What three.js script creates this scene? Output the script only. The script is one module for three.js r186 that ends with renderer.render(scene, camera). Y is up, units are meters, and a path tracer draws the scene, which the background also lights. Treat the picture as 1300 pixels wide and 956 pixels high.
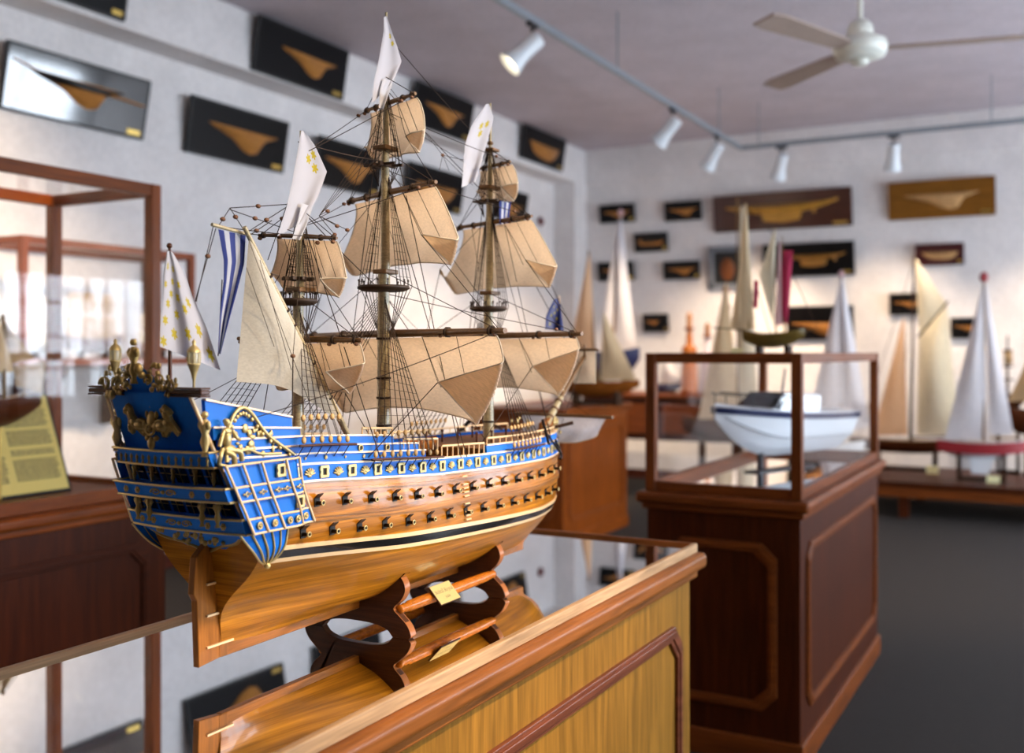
import * as THREE from 'three';
import { mergeGeometries, mergeVertices, toCreasedNormals } from 'three/addons/utils/BufferGeometryUtils.js';
import { RoundedBoxGeometry } from 'three/addons/geometries/RoundedBoxGeometry.js';
import { RectAreaLightUniformsLib } from 'three/addons/lights/RectAreaLightUniformsLib.js';

// ---------------------------------------------------------------- camera, light, exposure
const scene = new THREE.Scene();
const V3 = (x, y, z) => new THREE.Vector3(x, y, z);
const FPX = 1300, CX = 650, CY = 448, EYE = 1.4;
const YAW = Math.atan(713 / 1300), SY = Math.sin(YAW), CYW = Math.cos(YAW);
const camera = new THREE.PerspectiveCamera(2 * Math.atan(448 / FPX) * 180 / Math.PI, 1300 / 956, 0.05, 60);
camera.position.set(0, EYE, 0);
camera.rotation.y = YAW;
camera.setViewOffset(1300, 896, 0, 0, 1300, 956);
camera.focus = 1.66;
camera.userData.fStop = 2.7;
camera.updateProjectionMatrix();
scene.add(camera);

const renderer = new THREE.WebGLRenderer({ antialias: true });
renderer.toneMapping = THREE.LinearToneMapping;
renderer.toneMappingExposure = 1.4;
renderer.shadowMap.enabled = true;
RectAreaLightUniformsLib.init();

scene.background = new THREE.Color(2.2, 2.7, 3.4);      // daylight sky outside the windows

// room box (metres)
const XL = -5.18, XR = 3.3, ZB = -10.76, ZN = 7.5, YC = 3.72, BEAM = 3.32;
// daylight through the four windows of the right-hand wall
const WINDOWS = [[-9.55, 2.0], [-7.3, 2.0], [-5.05, 2.0], [-2.8, 2.0]];   // centre z, width
const WIN_Y0 = 0.9, WIN_Y1 = 2.25;
for (const [z, w] of WINDOWS) {
  const l = new THREE.RectAreaLight(new THREE.Color(0.8, 0.89, 1.0), 14, w, WIN_Y1 - WIN_Y0);
  l.position.set(XR + 0.22, (WIN_Y0 + WIN_Y1) / 2, z); l.lookAt(-4, (WIN_Y0 + WIN_Y1) / 2 , z);
  scene.add(l);
}

// ---------------------------------------------------------------- helpers
function rngMake(seed) { let a = seed >>> 0; return () => { a = (a + 0x6D2B79F5) | 0; let t = Math.imul(a ^ (a >>> 15), 1 | a); t = (t + Math.imul(t ^ (t >>> 7), 61 | t)) ^ t; return ((t ^ (t >>> 14)) >>> 0) / 4294967296; }; }
const rand = rngMake(7);
const lerp = (a, b, t) => a + (b - a) * t;
const clamp = (x, a = 0, b = 1) => Math.min(b, Math.max(a, x));
const sstep = (a, b, x) => { const t = clamp((x - a) / (b - a)); return t * t * (3 - 2 * t); };
function table(pts) { return x => { if (x <= pts[0][0]) return pts[0][1]; for (let i = 1; i < pts.length; i++) if (x <= pts[i][0]) return lerp(pts[i - 1][1], pts[i][1], (x - pts[i - 1][0]) / (pts[i][0] - pts[i - 1][0])); return pts[pts.length - 1][1]; }; }
// pixel -> viewing direction (per metre of depth), and where that ray meets a plane of the room
const dirOf = (u, v) => { const a = (u - CX) / FPX; return [a * CYW - SY, -(v - CY) / FPX, -a * SY - CYW]; };
const onX = (u, v, x) => { const d = dirOf(u, v), k = x / d[0]; return V3(x, EYE + d[1] * k, d[2] * k); };
const onZ = (u, v, z) => { const d = dirOf(u, v), k = z / d[2]; return V3(d[0] * k, EYE + d[1] * k, z); };
const onY = (u, v, y) => { const d = dirOf(u, v), k = (y - EYE) / d[1]; return V3(d[0] * k, y, d[2] * k); };
const at = (u, v, depth) => { const d = dirOf(u, v); return V3(d[0] * depth, EYE + d[1] * depth, d[2] * depth); };

const used = {};
function numbered(n) { const k = used[n] = (used[n] ?? -1) + 1; return k ? `${n}_${String(k).padStart(3, '0')}` : n; }
function shadowed(m) { m.castShadow = true; m.receiveShadow = true; return m; }
function thing(name, label, category, p = [0, 0, 0], turn = 0, group) {
  const o = new THREE.Group(); o.name = numbered(name); scene.add(o);
  o.position.set(p.x ?? p[0], p.y ?? p[1], p.z ?? p[2]); o.rotation.y = turn;
  o.userData = { label, category }; if (group) o.userData.group = group;
  return o;
}
function part(name, geo, mat, parent, label) {
  const m = shadowed(new THREE.Mesh(Array.isArray(geo) ? merge(geo) : geo, mat)); m.name = name; parent.add(m);
  if (label) m.userData.label = label; return m;
}
function struct(name, geo, mat, label, category) {
  const m = shadowed(new THREE.Mesh(Array.isArray(geo) ? merge(geo) : geo, mat)); m.name = name; scene.add(m);
  m.userData = { kind: 'structure', label, category }; return m;
}
function merge(list) {
  const g = list.map(q => { const n = q.index ? q.toNonIndexed() : q; for (const k of Object.keys(n.attributes)) if (!['position', 'normal', 'uv'].includes(k)) n.deleteAttribute(k); if (!n.attributes.uv) n.setAttribute('uv', new THREE.BufferAttribute(new Float32Array(n.attributes.position.count * 2), 2)); return n; });
  return mergeGeometries(g, false);
}
// uv in metres from the dominant normal; u runs along the grain axis g (0 x, 1 y, 2 z)
function woodUV(geo, g = 0, off = 0) {
  const q = geo.index ? geo.toNonIndexed() : geo, p = q.attributes.position, n = q.attributes.normal, uv = new Float32Array(p.count * 2);
  for (let i = 0; i < p.count; i += 3) {
    const N = [0, 1, 2].map(k => Math.abs(n.getComponent(i, k) + n.getComponent(i + 1, k) + n.getComponent(i + 2, k)));
    const m = N.indexOf(Math.max(...N)); let a = g, b;
    if (m === g) { a = (g + 1) % 3; b = (g + 2) % 3; } else b = 3 - m - g;
    for (let k = 0; k < 3; k++) { uv[2 * (i + k)] = p.getComponent(i + k, a) + off; uv[2 * (i + k) + 1] = p.getComponent(i + k, b) + off * 1.7; }
  }
  q.setAttribute('uv', new THREE.BufferAttribute(uv, 2)); return q;
}
// box from corner to corner with a soft edge; grain runs along its longest side
function box(x0, x1, y0, y1, z0, z1, r = 0, grain = -1) {
  const w = Math.abs(x1 - x0), h = Math.abs(y1 - y0), d = Math.abs(z1 - z0);
  const g = r > 0 ? new RoundedBoxGeometry(w, h, d, 2, Math.min(r, w / 2.1, h / 2.1, d / 2.1)) : new THREE.BoxGeometry(w, h, d);
  g.translate((x0 + x1) / 2, (y0 + y1) / 2, (z0 + z1) / 2);
  return woodUV(g, grain >= 0 ? grain : w >= h && w >= d ? 0 : h >= d ? 1 : 2, (x0 * 3.1 + y0 * 1.7 + z0 * 2.3) % 1);
}
const cbox = (w, h, d, x = 0, y = 0, z = 0, r = 0) => box(x - w / 2, x + w / 2, y - h / 2, y + h / 2, z - d / 2, z + d / 2, r);
// rod between two points (tapered)
const UPV = V3(0, 1, 0);
function rod(a, b, r0, r1 = r0, seg = 8) {
  const d = b.clone().sub(a), L = d.length(), g = new THREE.CylinderGeometry(r1, r0, L, seg, 1, false);
  g.applyQuaternion(new THREE.Quaternion().setFromUnitVectors(UPV, d.normalize())); g.translate((a.x + b.x) / 2, (a.y + b.y) / 2, (a.z + b.z) / 2); return g;
}
const tube = (pts, r, n = 24, seg = 6, closed = false) => new THREE.TubeGeometry(new THREE.CatmullRomCurve3(pts, closed), n, r, seg, closed);
function ball(x, y, z, r, sy = 1, sx = 1, sz = 1, seg = 8) { const g = new THREE.SphereGeometry(r, seg, Math.max(5, seg - 2)); g.scale(sx, sy, sz); g.translate(x, y, z); return g; }
const lathe = (prof, seg = 14) => new THREE.LatheGeometry(prof.map(p => new THREE.Vector2(p[0], p[1])), seg);
function extrude(pts, depth, bevel = 0, holes = []) {
  const s = new THREE.Shape(pts.map(p => new THREE.Vector2(p[0], p[1])));
  for (const h of holes) s.holes.push(new THREE.Path(h.map(p => new THREE.Vector2(p[0], p[1]))));
  return new THREE.ExtrudeGeometry(s, { depth, bevelEnabled: bevel > 0, bevelSize: bevel, bevelThickness: bevel, bevelSegments: 2, steps: 1 });
}
// grid surface from f(a,b) -> Vector3, a,b in 0..1
function grid(f, na, nb, uvf) {
  const pos = [], uv = [], idx = [];
  for (let j = 0; j <= nb; j++) for (let i = 0; i <= na; i++) { const a = i / na, b = j / nb, p = f(a, b); pos.push(p.x, p.y, p.z); const q = uvf ? uvf(a, b, p) : [a, 1 - b]; uv.push(q[0], q[1]); }
  for (let j = 0; j < nb; j++) for (let i = 0; i < na; i++) { const k = j * (na + 1) + i; idx.push(k, k + na + 1, k + 1, k + 1, k + na + 1, k + na + 2); }
  const g = new THREE.BufferGeometry(); g.setAttribute('position', new THREE.Float32BufferAttribute(pos, 3)); g.setAttribute('uv', new THREE.Float32BufferAttribute(uv, 2)); g.setIndex(idx); g.computeVertexNormals(); return g;
}

// ---------------------------------------------------------------- textures (materials only: grain, weave, print)
function noiseGrid(n, seed) { const r = rngMake(seed), a = new Float32Array(n * n); for (let i = 0; i < a.length; i++) a[i] = r(); return (u, v, p, q) => { const x = u * p, y = v * q, xi = Math.floor(x), yi = Math.floor(y); let fx = x - xi, fy = y - yi; fx = fx * fx * (3 - 2 * fx); fy = fy * fy * (3 - 2 * fy); const g = (i, j) => a[((j % q + q) % q) * n + ((i % p + p) % p)]; return lerp(lerp(g(xi, yi), g(xi + 1, yi), fx), lerp(g(xi, yi + 1), g(xi + 1, yi + 1), fx), fy); }; }
function dataTex(n, f, srgb, repeat = 1) {
  const d = new Uint8Array(n * n * 4);
  for (let j = 0; j < n; j++) for (let i = 0; i < n; i++) { const c = f(i / n, j / n), k = (j * n + i) * 4; for (let q = 0; q < 3; q++) d[k + q] = Math.round(255 * clamp(Array.isArray(c) ? c[q] : c)); d[k + 3] = 255; }
  const t = new THREE.DataTexture(d, n, n, THREE.RGBAFormat); t.wrapS = t.wrapT = THREE.RepeatWrapping; t.magFilter = THREE.LinearFilter; t.minFilter = THREE.LinearMipmapLinearFilter; t.generateMipmaps = true;
  if (srgb) t.colorSpace = THREE.SRGBColorSpace; t.repeat.set(repeat, repeat); t.needsUpdate = true; return t;
}
const nA = noiseGrid(64, 11), nB = noiseGrid(128, 23), nC = noiseGrid(256, 5), nD = noiseGrid(32, 77);
// wood: u along the grain; one repeat = 1/repeat metres
const woodF = (u, v) => { const w = 0.03 * nD(u, v, 4, 8); const a = nA(u, v + w, 3, 40), b = nB(u, v + w, 6, 100), c = nC(u, v, 14, 256); const s = 0.42 * a + 0.33 * b + 0.25 * c; return 0.7 + 0.42 * (s - 0.2); };
const woodTex = dataTex(512, (u, v) => { const s = woodF(u, v); return [s, s * 0.985, s * 0.96]; }, true, 1.6);
const fineWoodTex = woodTex.clone(); fineWoodTex.repeat.set(4.5, 4.5); fineWoodTex.needsUpdate = true;
const streakTex = dataTex(512, (u, v) => { const w = 0.02 * nD(u, v, 3, 6); const a = nA(u, v + w, 2, 24), b = nB(u, v + w, 4, 60), c = nC(u, v, 10, 200); const s = clamp(0.66 + 0.6 * (0.45 * a + 0.3 * b + 0.25 * c - 0.3)); return [s, s * (0.93 + 0.07 * s), s * (0.8 + 0.2 * s)]; }, true, 1);
const weaveTex = dataTex(256, (u, v) => { const w = 0.5 + 0.25 * Math.sin(u * 256 * Math.PI / 2) + 0.25 * Math.sin(v * 256 * Math.PI / 2); return 0.86 + 0.06 * w + 0.08 * nA(u, v, 32, 32); }, true, 1);
const carpetTex = dataTex(256, (u, v) => { const s = 0.6 + 0.25 * nC(u, v, 256, 256) + 0.15 * nA(u, v, 64, 64); return [s, s, s]; }, true, 2.2);
const plasterTex = dataTex(256, (u, v) => 0.9 + 0.05 * nA(u, v, 8, 8) + 0.05 * nB(u, v, 64, 64), true, 0.7);
const bumpTex = dataTex(256, (u, v) => 0.5 * nB(u, v, 32, 32) + 0.5 * nC(u, v, 128, 128), false, 1.5);
function canvasTex(w, h, draw) { const c = document.createElement('canvas'); c.width = w; c.height = h; const x = c.getContext('2d'); draw(x, w, h); const t = new THREE.CanvasTexture(c); t.colorSpace = THREE.SRGBColorSpace; return t; }

// ---------------------------------------------------------------- materials
const std = (color, roughness = 0.6, extra = {}) => new THREE.MeshStandardMaterial({ color, roughness, ...extra });
const phys = (color, roughness, extra = {}) => new THREE.MeshPhysicalMaterial({ color, roughness, ...extra });
const wood = (color, roughness = 0.38, coat = 0.25, map = woodTex) => phys(color, roughness, { map, clearcoat: coat * 0.5, clearcoatRoughness: 0.25, specularIntensity: 0.25 });
const M = {
  wall: std('#e9e4e2', 0.9, { map: plasterTex, bumpMap: bumpTex, bumpScale: 0.001 }),
  ceiling: std('#c4bac0', 0.95, { map: plasterTex, bumpMap: bumpTex, bumpScale: 0.002 }),
  carpet: std('#2a2019', 1, { map: carpetTex, bumpMap: carpetTex, bumpScale: 0.004 }),
  baseboard: wood('#5a2a1c', 0.4),
  caseWood: wood('#84451c', 0.4, 0.2), caseDark: wood('#50220a', 0.45, 0.15), caseOrange: wood('#8a4512', 0.38, 0.2),
  caseGold: wood('#b17d30', 0.42, 0.15), caseEdge: wood('#a5642f', 0.38, 0.25), caseTrim: wood('#e6bd92', 0.45, 0.15), caseRed: wood('#8f5138', 0.4, 0.2),
  glass: phys('#ffffff', 0.0, { transmission: 1, thickness: 0, ior: 1.45, specularIntensity: 0.3 }),
  mirror: std('#eceef0', 0.015, { metalness: 1 }),
  black: phys('#0b0a0c', 0.32, { specularIntensity: 0.35 }), blackGloss: phys('#07080c', 0.1, { clearcoat: 1, clearcoatRoughness: 0.06 }), blackMatt: std('#141414', 0.6),
  boardBrown: phys('#4a1d12', 0.3, { map: woodTex, clearcoat: 0.3 }), boardTan: wood('#8f5e22', 0.35, 0.3), boardRed: phys('#4c1216', 0.35, { map: woodTex }),
  halfHull: wood('#c98a48', 0.32, 0.4, fineWoodTex), halfHullPale: wood('#dcae7a', 0.35, 0.3, fineWoodTex), halfHullDark: phys('#17130f', 0.3, { map: fineWoodTex }),
  brass: std('#c7a85a', 0.3, { metalness: 0.9 }), greyFrame: std('#6c7076', 0.5), white: std('#e4e6e6', 0.45), whiteMetal: std('#d6dade', 0.35), track: std('#8b9299', 0.4, { metalness: 0.3 }), darkMetal: std('#26262a', 0.45, { metalness: 0.5 }),
  fanWhite: std('#dcdcd2', 0.4), fanBlade: std('#a89488', 0.55, { map: plasterTex }),
};

// ---------------------------------------------------------------- the room
const T = 0.18;
struct('floor', woodUV(new THREE.BoxGeometry(XR - XL + 2 * T, 0.1, ZN - ZB + 2 * T).translate((XR + XL) / 2, -0.05, (ZN + ZB) / 2), 0), M.carpet, 'grey brown carpet covering the whole room', 'floor');
struct('ceiling', woodUV(new THREE.BoxGeometry(XR - XL + 2 * T, 0.1, ZN - ZB + 2 * T).translate((XR + XL) / 2, YC + 0.05, (ZN + ZB) / 2), 0), M.ceiling, 'mauve grey plaster ceiling above the track lights', 'ceiling');
struct('wall_left', woodUV(merge([box(XL - T, XL, 0, YC, ZB - T, ZN + T), box(XL, XL + 0.26, BEAM, YC, ZB, ZN), box(XL, XL + 0.26, 0, BEAM, ZB, ZB + 0.33)]), 2), M.wall, 'white plastered long wall with a deep beam along its top', 'wall');
struct('wall_back', woodUV(merge([box(XL, XR, 0, YC, ZB - T, ZB), box(XL + 0.26, XR, BEAM, YC, ZB, ZB + 0.035)]), 0), M.wall, 'white plastered end wall hung with half hull models', 'wall');
struct('wall_near', woodUV(box(XL, XR, 0, YC, ZN, ZN + T), 0), M.wall, 'white plastered wall behind the display cases', 'wall');
{ // the window wall: piers, sill wall and lintel round four real openings
  const g = [box(XR, XR + T, 0, WIN_Y0, ZB - T, ZN + T), box(XR, XR + T, WIN_Y1, YC, ZB - T, ZN + T)];
  let z = ZB - T;
  for (const [c, w] of WINDOWS) { g.push(box(XR, XR + T, WIN_Y0, WIN_Y1, z, c - w / 2)); z = c + w / 2; }
  g.push(box(XR, XR + T, WIN_Y0, WIN_Y1, z, ZN + T));
  struct('wall_right', woodUV(merge(g), 2), M.wall, 'white plastered window wall', 'wall');
  WINDOWS.forEach(([c, w], i) => {
    const o = new THREE.Group(); o.name = `window_${i + 1}`; scene.add(o); o.position.set(XR + 0.09, WIN_Y0, c); o.userData = { kind: 'structure', label: 'white framed window letting in daylight', category: 'window' };
    const h = WIN_Y1 - WIN_Y0, f = 0.06;
    part('window_frame', [box(-0.03, 0.03, 0, f, -w / 2, w / 2), box(-0.03, 0.03, h - f, h, -w / 2, w / 2), box(-0.03, 0.03, 0, h, -w / 2, -w / 2 + f), box(-0.03, 0.03, 0, h, w / 2 - f, w / 2), box(-0.03, 0.03, 0, h, -0.025, 0.025)], M.white, o);
    for (const k of [-.75, -.5, -.25, .25, .5, .75]) part('glazing_bar', box(-.012, .012, f, h - f, k * (w / 2) - .011, k * (w / 2) + .011), M.white, o);
    for (const k of [.25, .5, .75]) part('glazing_bar', box(-.012, .012, k * h - .011, k * h + .011, -w / 2 + f, w / 2 - f), M.white, o);
    part('pane', box(-0.004, 0.004, f, h - f, -w / 2 + f, -0.025), M.glass, o); part('pane', box(-0.004, 0.004, f, h - f, 0.025, w / 2 - f), M.glass, o);
  });
}
struct('baseboard_left', box(XL, XL + 0.02, 0, 0.1, ZB + 0.33, ZN), M.baseboard, 'dark red brown baseboard under the long white wall', 'baseboard');
struct('baseboard_back', box(XL + 0.26, XR, 0, 0.1, ZB, ZB + 0.02), M.baseboard, 'dark red brown baseboard along the end wall', 'baseboard');

// ---------------------------------------------------------------- half hull boards on the walls
// side view of a half hull: hull outline with keel, pumped up to a half body
function halfHull(L, kind) {
  const prof = { // [x 0..1, deck, bottom]
    yacht: [[0, .0, .0], [.06, .0, -.05], [.2, .0, -.12], [.35, -.01, -.2], [.5, -.015, -.36], [.62, -.02, -.42], [.72, -.02, -.38], [.8, -.015, -.14], [.9, .0, -.07], [1, .02, .0]],
    fin: [[0, .0, -.02], [.12, -.01, -.09], [.3, -.02, -.14], [.45, -.03, -.17], [.55, -.03, -.17], [.7, -.02, -.13], [.85, .0, -.08], [.95, .03, -.02], [1, .05, .02]],
    deep: [[0, .02, .02], [.08, .0, -.14], [.18, -.03, -.28], [.35, -.05, -.36], [.6, -.05, -.4], [.8, -.03, -.38], [.93, .0, -.22], [1, .03, -.02]],
    boat: [[0, .24, .1], [.03, .22, -.1], [.1, .02, -.2], [.3, -.05, -.22], [.6, -.06, -.22], [.85, .0, -.2], [.97, .1, -.12], [1, .12, .0]],
  }[kind];
  const top = table(prof.map(p => [p[0], p[1]])), bot = table(prof.map(p => [p[0], p[2]]));
  return grid((a, b) => { const y0 = top(a), y1 = bot(a), y = lerp(y0, y1, b), full = Math.pow(Math.max(0, Math.sin(Math.PI * clamp(a, 0.0, 1))), 0.6); const w = 0.075 * full * Math.pow(Math.max(0, Math.cos(b * Math.PI / 2)), 0.75) * (1 - 0.15 * (b < 0.05 ? 1 : 0)); return V3((a - 0.5) * L, y * L * 0.55, w * L); }, 36, 12, (a, b, p) => [p.x, p.y]);
}
function board(wallSide, uL, uR, vT, vB, opt) {
  const plane = wallSide === 'left' ? opt.x : ZB + 0.06, on = wallSide === 'left' ? (u, v) => onX(u, v, plane) : (u, v) => onZ(u, v, plane);
  const uC = (uL + uR) / 2, a = on(uL, 300), b = on(uR, 300), c0 = on(uC, vT), c1 = on(uC, vB);
  const w = a.distanceTo(b), h = c0.y - c1.y, c = V3((a.x + b.x) / 2, (c0.y + c1.y) / 2, (a.z + b.z) / 2);
  const o = thing('half_hull_board', opt.label, 'wall model', c, wallSide === 'left' ? Math.PI / 2 : 0);
  o.rotation.order = 'YXZ'; o.rotation.x = opt.tilt ?? 0.17;
  part('backboard', box(-w / 2, w / 2, -h / 2, h / 2, -0.012, 0.012, 0.003), opt.board ?? M.black, o);
  part('edge_strip', [box(-w / 2 - .004, w / 2 + .004, h / 2 - .008, h / 2 + .006, -.014, .014), box(-w / 2 - .004, w / 2 + .004, -h / 2 - .006, -h / 2 + .008, -.014, .014), box(-w / 2 - .006, -w / 2 + .008, -h / 2, h / 2, -.014, .014), box(w / 2 - .008, w / 2 + .006, -h / 2, h / 2, -.014, .014)], opt.edge ?? M.blackMatt, o);
  const g = halfHull(w * (opt.len ?? 0.62), opt.kind ?? 'yacht'); if (opt.flip) { g.scale(-1, 1, 1); g.index.array.reverse(); g.computeVertexNormals(); } g.rotateZ(opt.turn ?? 0); g.translate((opt.dx ?? 0) * w, (opt.dy ?? 0.1) * h, 0.012);
  part('half_hull', g, opt.hull ?? M.halfHull, o);
  const dk = box(-.5, .5, -.5, .5, -.5, .5); dk.scale(w * (opt.len ?? .62) * .98, .007, .012); dk.rotateZ(opt.turn ?? 0); dk.translate((opt.dx ?? 0) * w, (opt.dy ?? 0.1) * h, .014);
  part('deck_line', dk, opt.hull ?? M.halfHull, o);
  if (opt.kind === 'fin') { const k = extrude([[-.13, 0], [.15, 0], [.13, -.055], [.02, -.07], [-.12, -.055]], 0.035, 0.006); k.scale(w, w, 1); k.translate((opt.dx ?? 0) * w, (opt.dy ?? 0.1) * h - 0.055 * w, 0.014); part('keel_bulb', k, opt.hull ?? M.halfHull, o); const rd = cbox(0.025 * w, 0.06 * w, 0.012, (opt.dx ?? 0) * w + (opt.flip ? -1 : 1) * 0.24 * w, (opt.dy ?? 0.1) * h - 0.045 * w, 0.022, 0.004); part('rudder', rd, opt.hull ?? M.halfHull, o); }
  if (opt.kind === 'boat') part('figurehead_post', cbox(0.03 * w, 0.16 * w, 0.02, -0.3 * w, 0.05 * h, 0.02, 0.004), opt.hull ?? M.halfHull, o);
  if (opt.plate !== false) part('name_plate', cbox(0.1 * w, 0.03, 0.004, 0.42 * w, -h / 2 + 0.03, 0.014), M.brass, o, 'small brass plate');
  if (opt.topStripe) { const s = halfHull(w * (opt.len ?? 0.62) * 1.01, 'yacht'); const pp = s.attributes.position; for (let i = 0; i < pp.count; i++) pp.setY(i, Math.max(pp.getY(i), -0.045 * w)); s.rotateZ(opt.turn ?? 0); s.translate((opt.dx ?? 0) * w, (opt.dy ?? 0.1) * h, 0.0145); s.computeVertexNormals(); part('black_topsides', s, M.halfHullDark, o); part('bowsprit', rod(V3(-w * 0.46, 0.27 * h, 0.02), V3(-w * 0.3, 0.17 * h, 0.02), 0.004, 0.006), M.halfHull, o); part('boom', rod(V3(w * 0.1, 0.11 * h, 0.03), V3(w * 0.47, 0.06 * h, 0.02), 0.009, 0.006), M.halfHull, o); }
  return o;
}
const XU = XL + 0.31, XW = XL + 0.06;
board('left', 20, 160, -75, 1, { x: XU, label: 'black half hull board on the beam above the first glossy board' });
board('left', 325, 437, 43, 107, { x: XU, dx: 0.06, label: 'black half hull board on the beam directly above the gap beside the mizzen flag' });
board('left', 526, 597, 118, 168, { x: XU, len: .68, label: 'black board with pale hull on the beam, between the flags of the two taller masts' });
board('left', 663, 715, 169, 208, { x: XU, kind: 'deep', len: .7, label: 'small black board with a deep rounded hull at the corner end of the beam' });
board('left', 5, 184, 78, 156, { x: XW, board: M.blackGloss, tilt: .205, topStripe: true, len: .66, dy: .18, dx: -.02, label: 'long glossy board mirroring the windows, hull with black topsides' });
board('left', 240, 361, 139, 205, { x: XW, len: .72, dy: .12, dx: .03, label: 'black half hull board on the long wall between glossy board and ship model flag' });
board('left', 402, 482, 184, 241, { x: XW, len: .8, dy: .1, label: 'black half hull board on the long wall just behind the mizzen flag' });
board('left', 517, 586, 215, 264, { x: XW, len: .72, kind: 'deep', dy: .08, label: 'black half hull board on the long wall behind the main topsail yard' });
board('left', 626, 667, 242, 280, { x: XW, len: .75, dy: .05, label: 'last small black half hull board on the long wall near the corner' });
const bw = (a, b, c, d, opt) => board('back', a, b, c, d, opt);
bw(762, 805, 260, 282, { len: .8, label: 'small black board behind the white sail tip beside the corner' });
bw(844.5, 890, 256, 279.5, { len: .82, label: 'small black board with a yellow hull next to the big brown board', plate: false });
bw(806, 847, 296, 319, { kind: 'boat', len: .76, dy: .0, label: 'small black board with a square ended open boat hull' });
bw(843, 888, 332, 354, { len: .8, label: 'small black board below the yellow hull board and beside the grey frame' });
bw(760, 804, 333, 356, { len: .8, label: 'small black board almost hidden behind a tall white sail' });
bw(817, 848, 399, 421, { len: .6, dx: -.12, label: 'lowest small black board above the glass case corner' });
bw(907, 1081, 244, 290, { board: M.boardBrown, edge: M.boardBrown, kind: 'fin', len: .82, dy: .17, hull: phys('#d39a3c', .35, { map: fineWoodTex }), label: 'large dark brown board with long yellow racing hull and bulb keel' });
bw(1129, 1263, 228.5, 275.5, { board: M.boardTan, edge: M.boardTan, len: .72, dy: .13, hull: M.halfHullPale, label: 'light brown plank board with a pale half hull' });
bw(970, 1084, 309, 350, { kind: 'fin', len: .7, dx: .06, dy: .14, hull: phys('#c2883c', .35, { map: fineWoodTex }), label: 'wide black board with golden fin keel hull under the brown board' });
bw(1000, 1083, 389, 431, { len: .9, dy: .0, kind: 'yacht', label: 'wide black board low behind the pink sailed schooner' });
bw(1163, 1223, 310, 336, { board: M.boardRed, edge: M.boardRed, kind: 'deep', len: .78, hull: M.halfHullPale, label: 'dark red board with a pale hull above the cream sails' });
bw(1130, 1178, 373, 399, { len: .8, label: 'black board half behind the mast of the cream sailed schooner' });
bw(1208, 1246, 404, 429, { len: .8, label: 'black board between the cream sail and the white yacht sail' });
{ // grey framed picture
  const z = ZB + 0.05, a = onZ(900, 314, z), b = onZ(947, 366, z), w = b.x - a.x, h = a.y - b.y;
  const o = thing('framed_picture', 'grey framed picture with a brown shell shape on dark ground', 'picture', V3((a.x + b.x) / 2, (a.y + b.y) / 2, z)); o.rotation.x = 0.08;
  const f = 0.06;
  part('frame', [box(-w / 2, w / 2, h / 2 - f, h / 2, -.02, .02, .004), box(-w / 2, w / 2, -h / 2, -h / 2 + f, -.02, .02, .004), box(-w / 2, -w / 2 + f, -h / 2, h / 2, -.02, .02, .004), box(w / 2 - f, w / 2, -h / 2, h / 2, -.02, .02, .004)], M.greyFrame, o);
  part('dark_ground', box(-w / 2 + f, w / 2 - f, -h / 2 + f, h / 2 - f, -.015, .0), M.blackMatt, o);
  const s = ball(0, -.02, .0, .1, 1.25, .8, .25, 14); part('shell_relief', s, wood('#7c4a2c', .5), o);
}
{ const p = onX(686, 281, XL + 0.02); const o = thing('wall_ornament', 'small dark red round ornament on the white wall near the corner', 'ornament', p, Math.PI / 2); part('rosette', lathe([[0, 0], [.05, 0], [.05, .012], [.03, .03], [0, .034]], 16).rotateX(Math.PI / 2), std('#6b2a2a', .5), o); }

// ---------------------------------------------------------------- ceiling fan
{
  const hub = at(1092, 62, 5.2), o = thing('ceiling_fan', 'white ceiling fan with three beige blades on a long rod', 'fan', hub);
  part('down_rod', rod(V3(0, 0.13, 0), V3(0, YC - hub.y, 0), 0.013, 0.013, 12), M.fanWhite, o);
  part('canopy', lathe([[0.0, -.06], [.03, -.06], [.07, -.01], [.07, 0], [0, 0]], 20).translate(0, YC - hub.y, 0), M.fanWhite, o);
  part('motor_housing', lathe([[0, -.055], [.07, -.055], [.12, -.04], [.137, 0], [.13, .035], [.1, .05], [.06, .055], [0, .055]], 32), M.fanWhite, o);
  part('motor_cap', lathe([[.06, .055], [.066, .08], [.062, .115], [.04, .14], [0, .145]], 24), M.fanWhite, o);
  part('bottom_cap', lathe([[0, -.085], [.035, -.083], [.042, -.07], [.042, -.055], [0, -.05]], 24), M.fanWhite, o);
  const angs = [[960, 20], [990, 105]].map(([u, v]) => { const p = onY(u, v, hub.y); return Math.atan2(p.z - hub.z, p.x - hub.x); });
  angs.push(Math.atan2(-Math.sin(angs[0]) - Math.sin(angs[1]), -Math.cos(angs[0]) - Math.cos(angs[1])));
  for (const a of angs) { const b = extrude([[.1, -.03], [.2, -.05], [.7, -.07], [.77, -.055], [.77, .06], [.7, .07], [.2, .05], [.1, .03]], .008, .002); b.rotateX(Math.PI / 2); b.rotateX(0.16); b.rotateY(-a); part('blade', b, M.fanBlade, o); }
}

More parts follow.
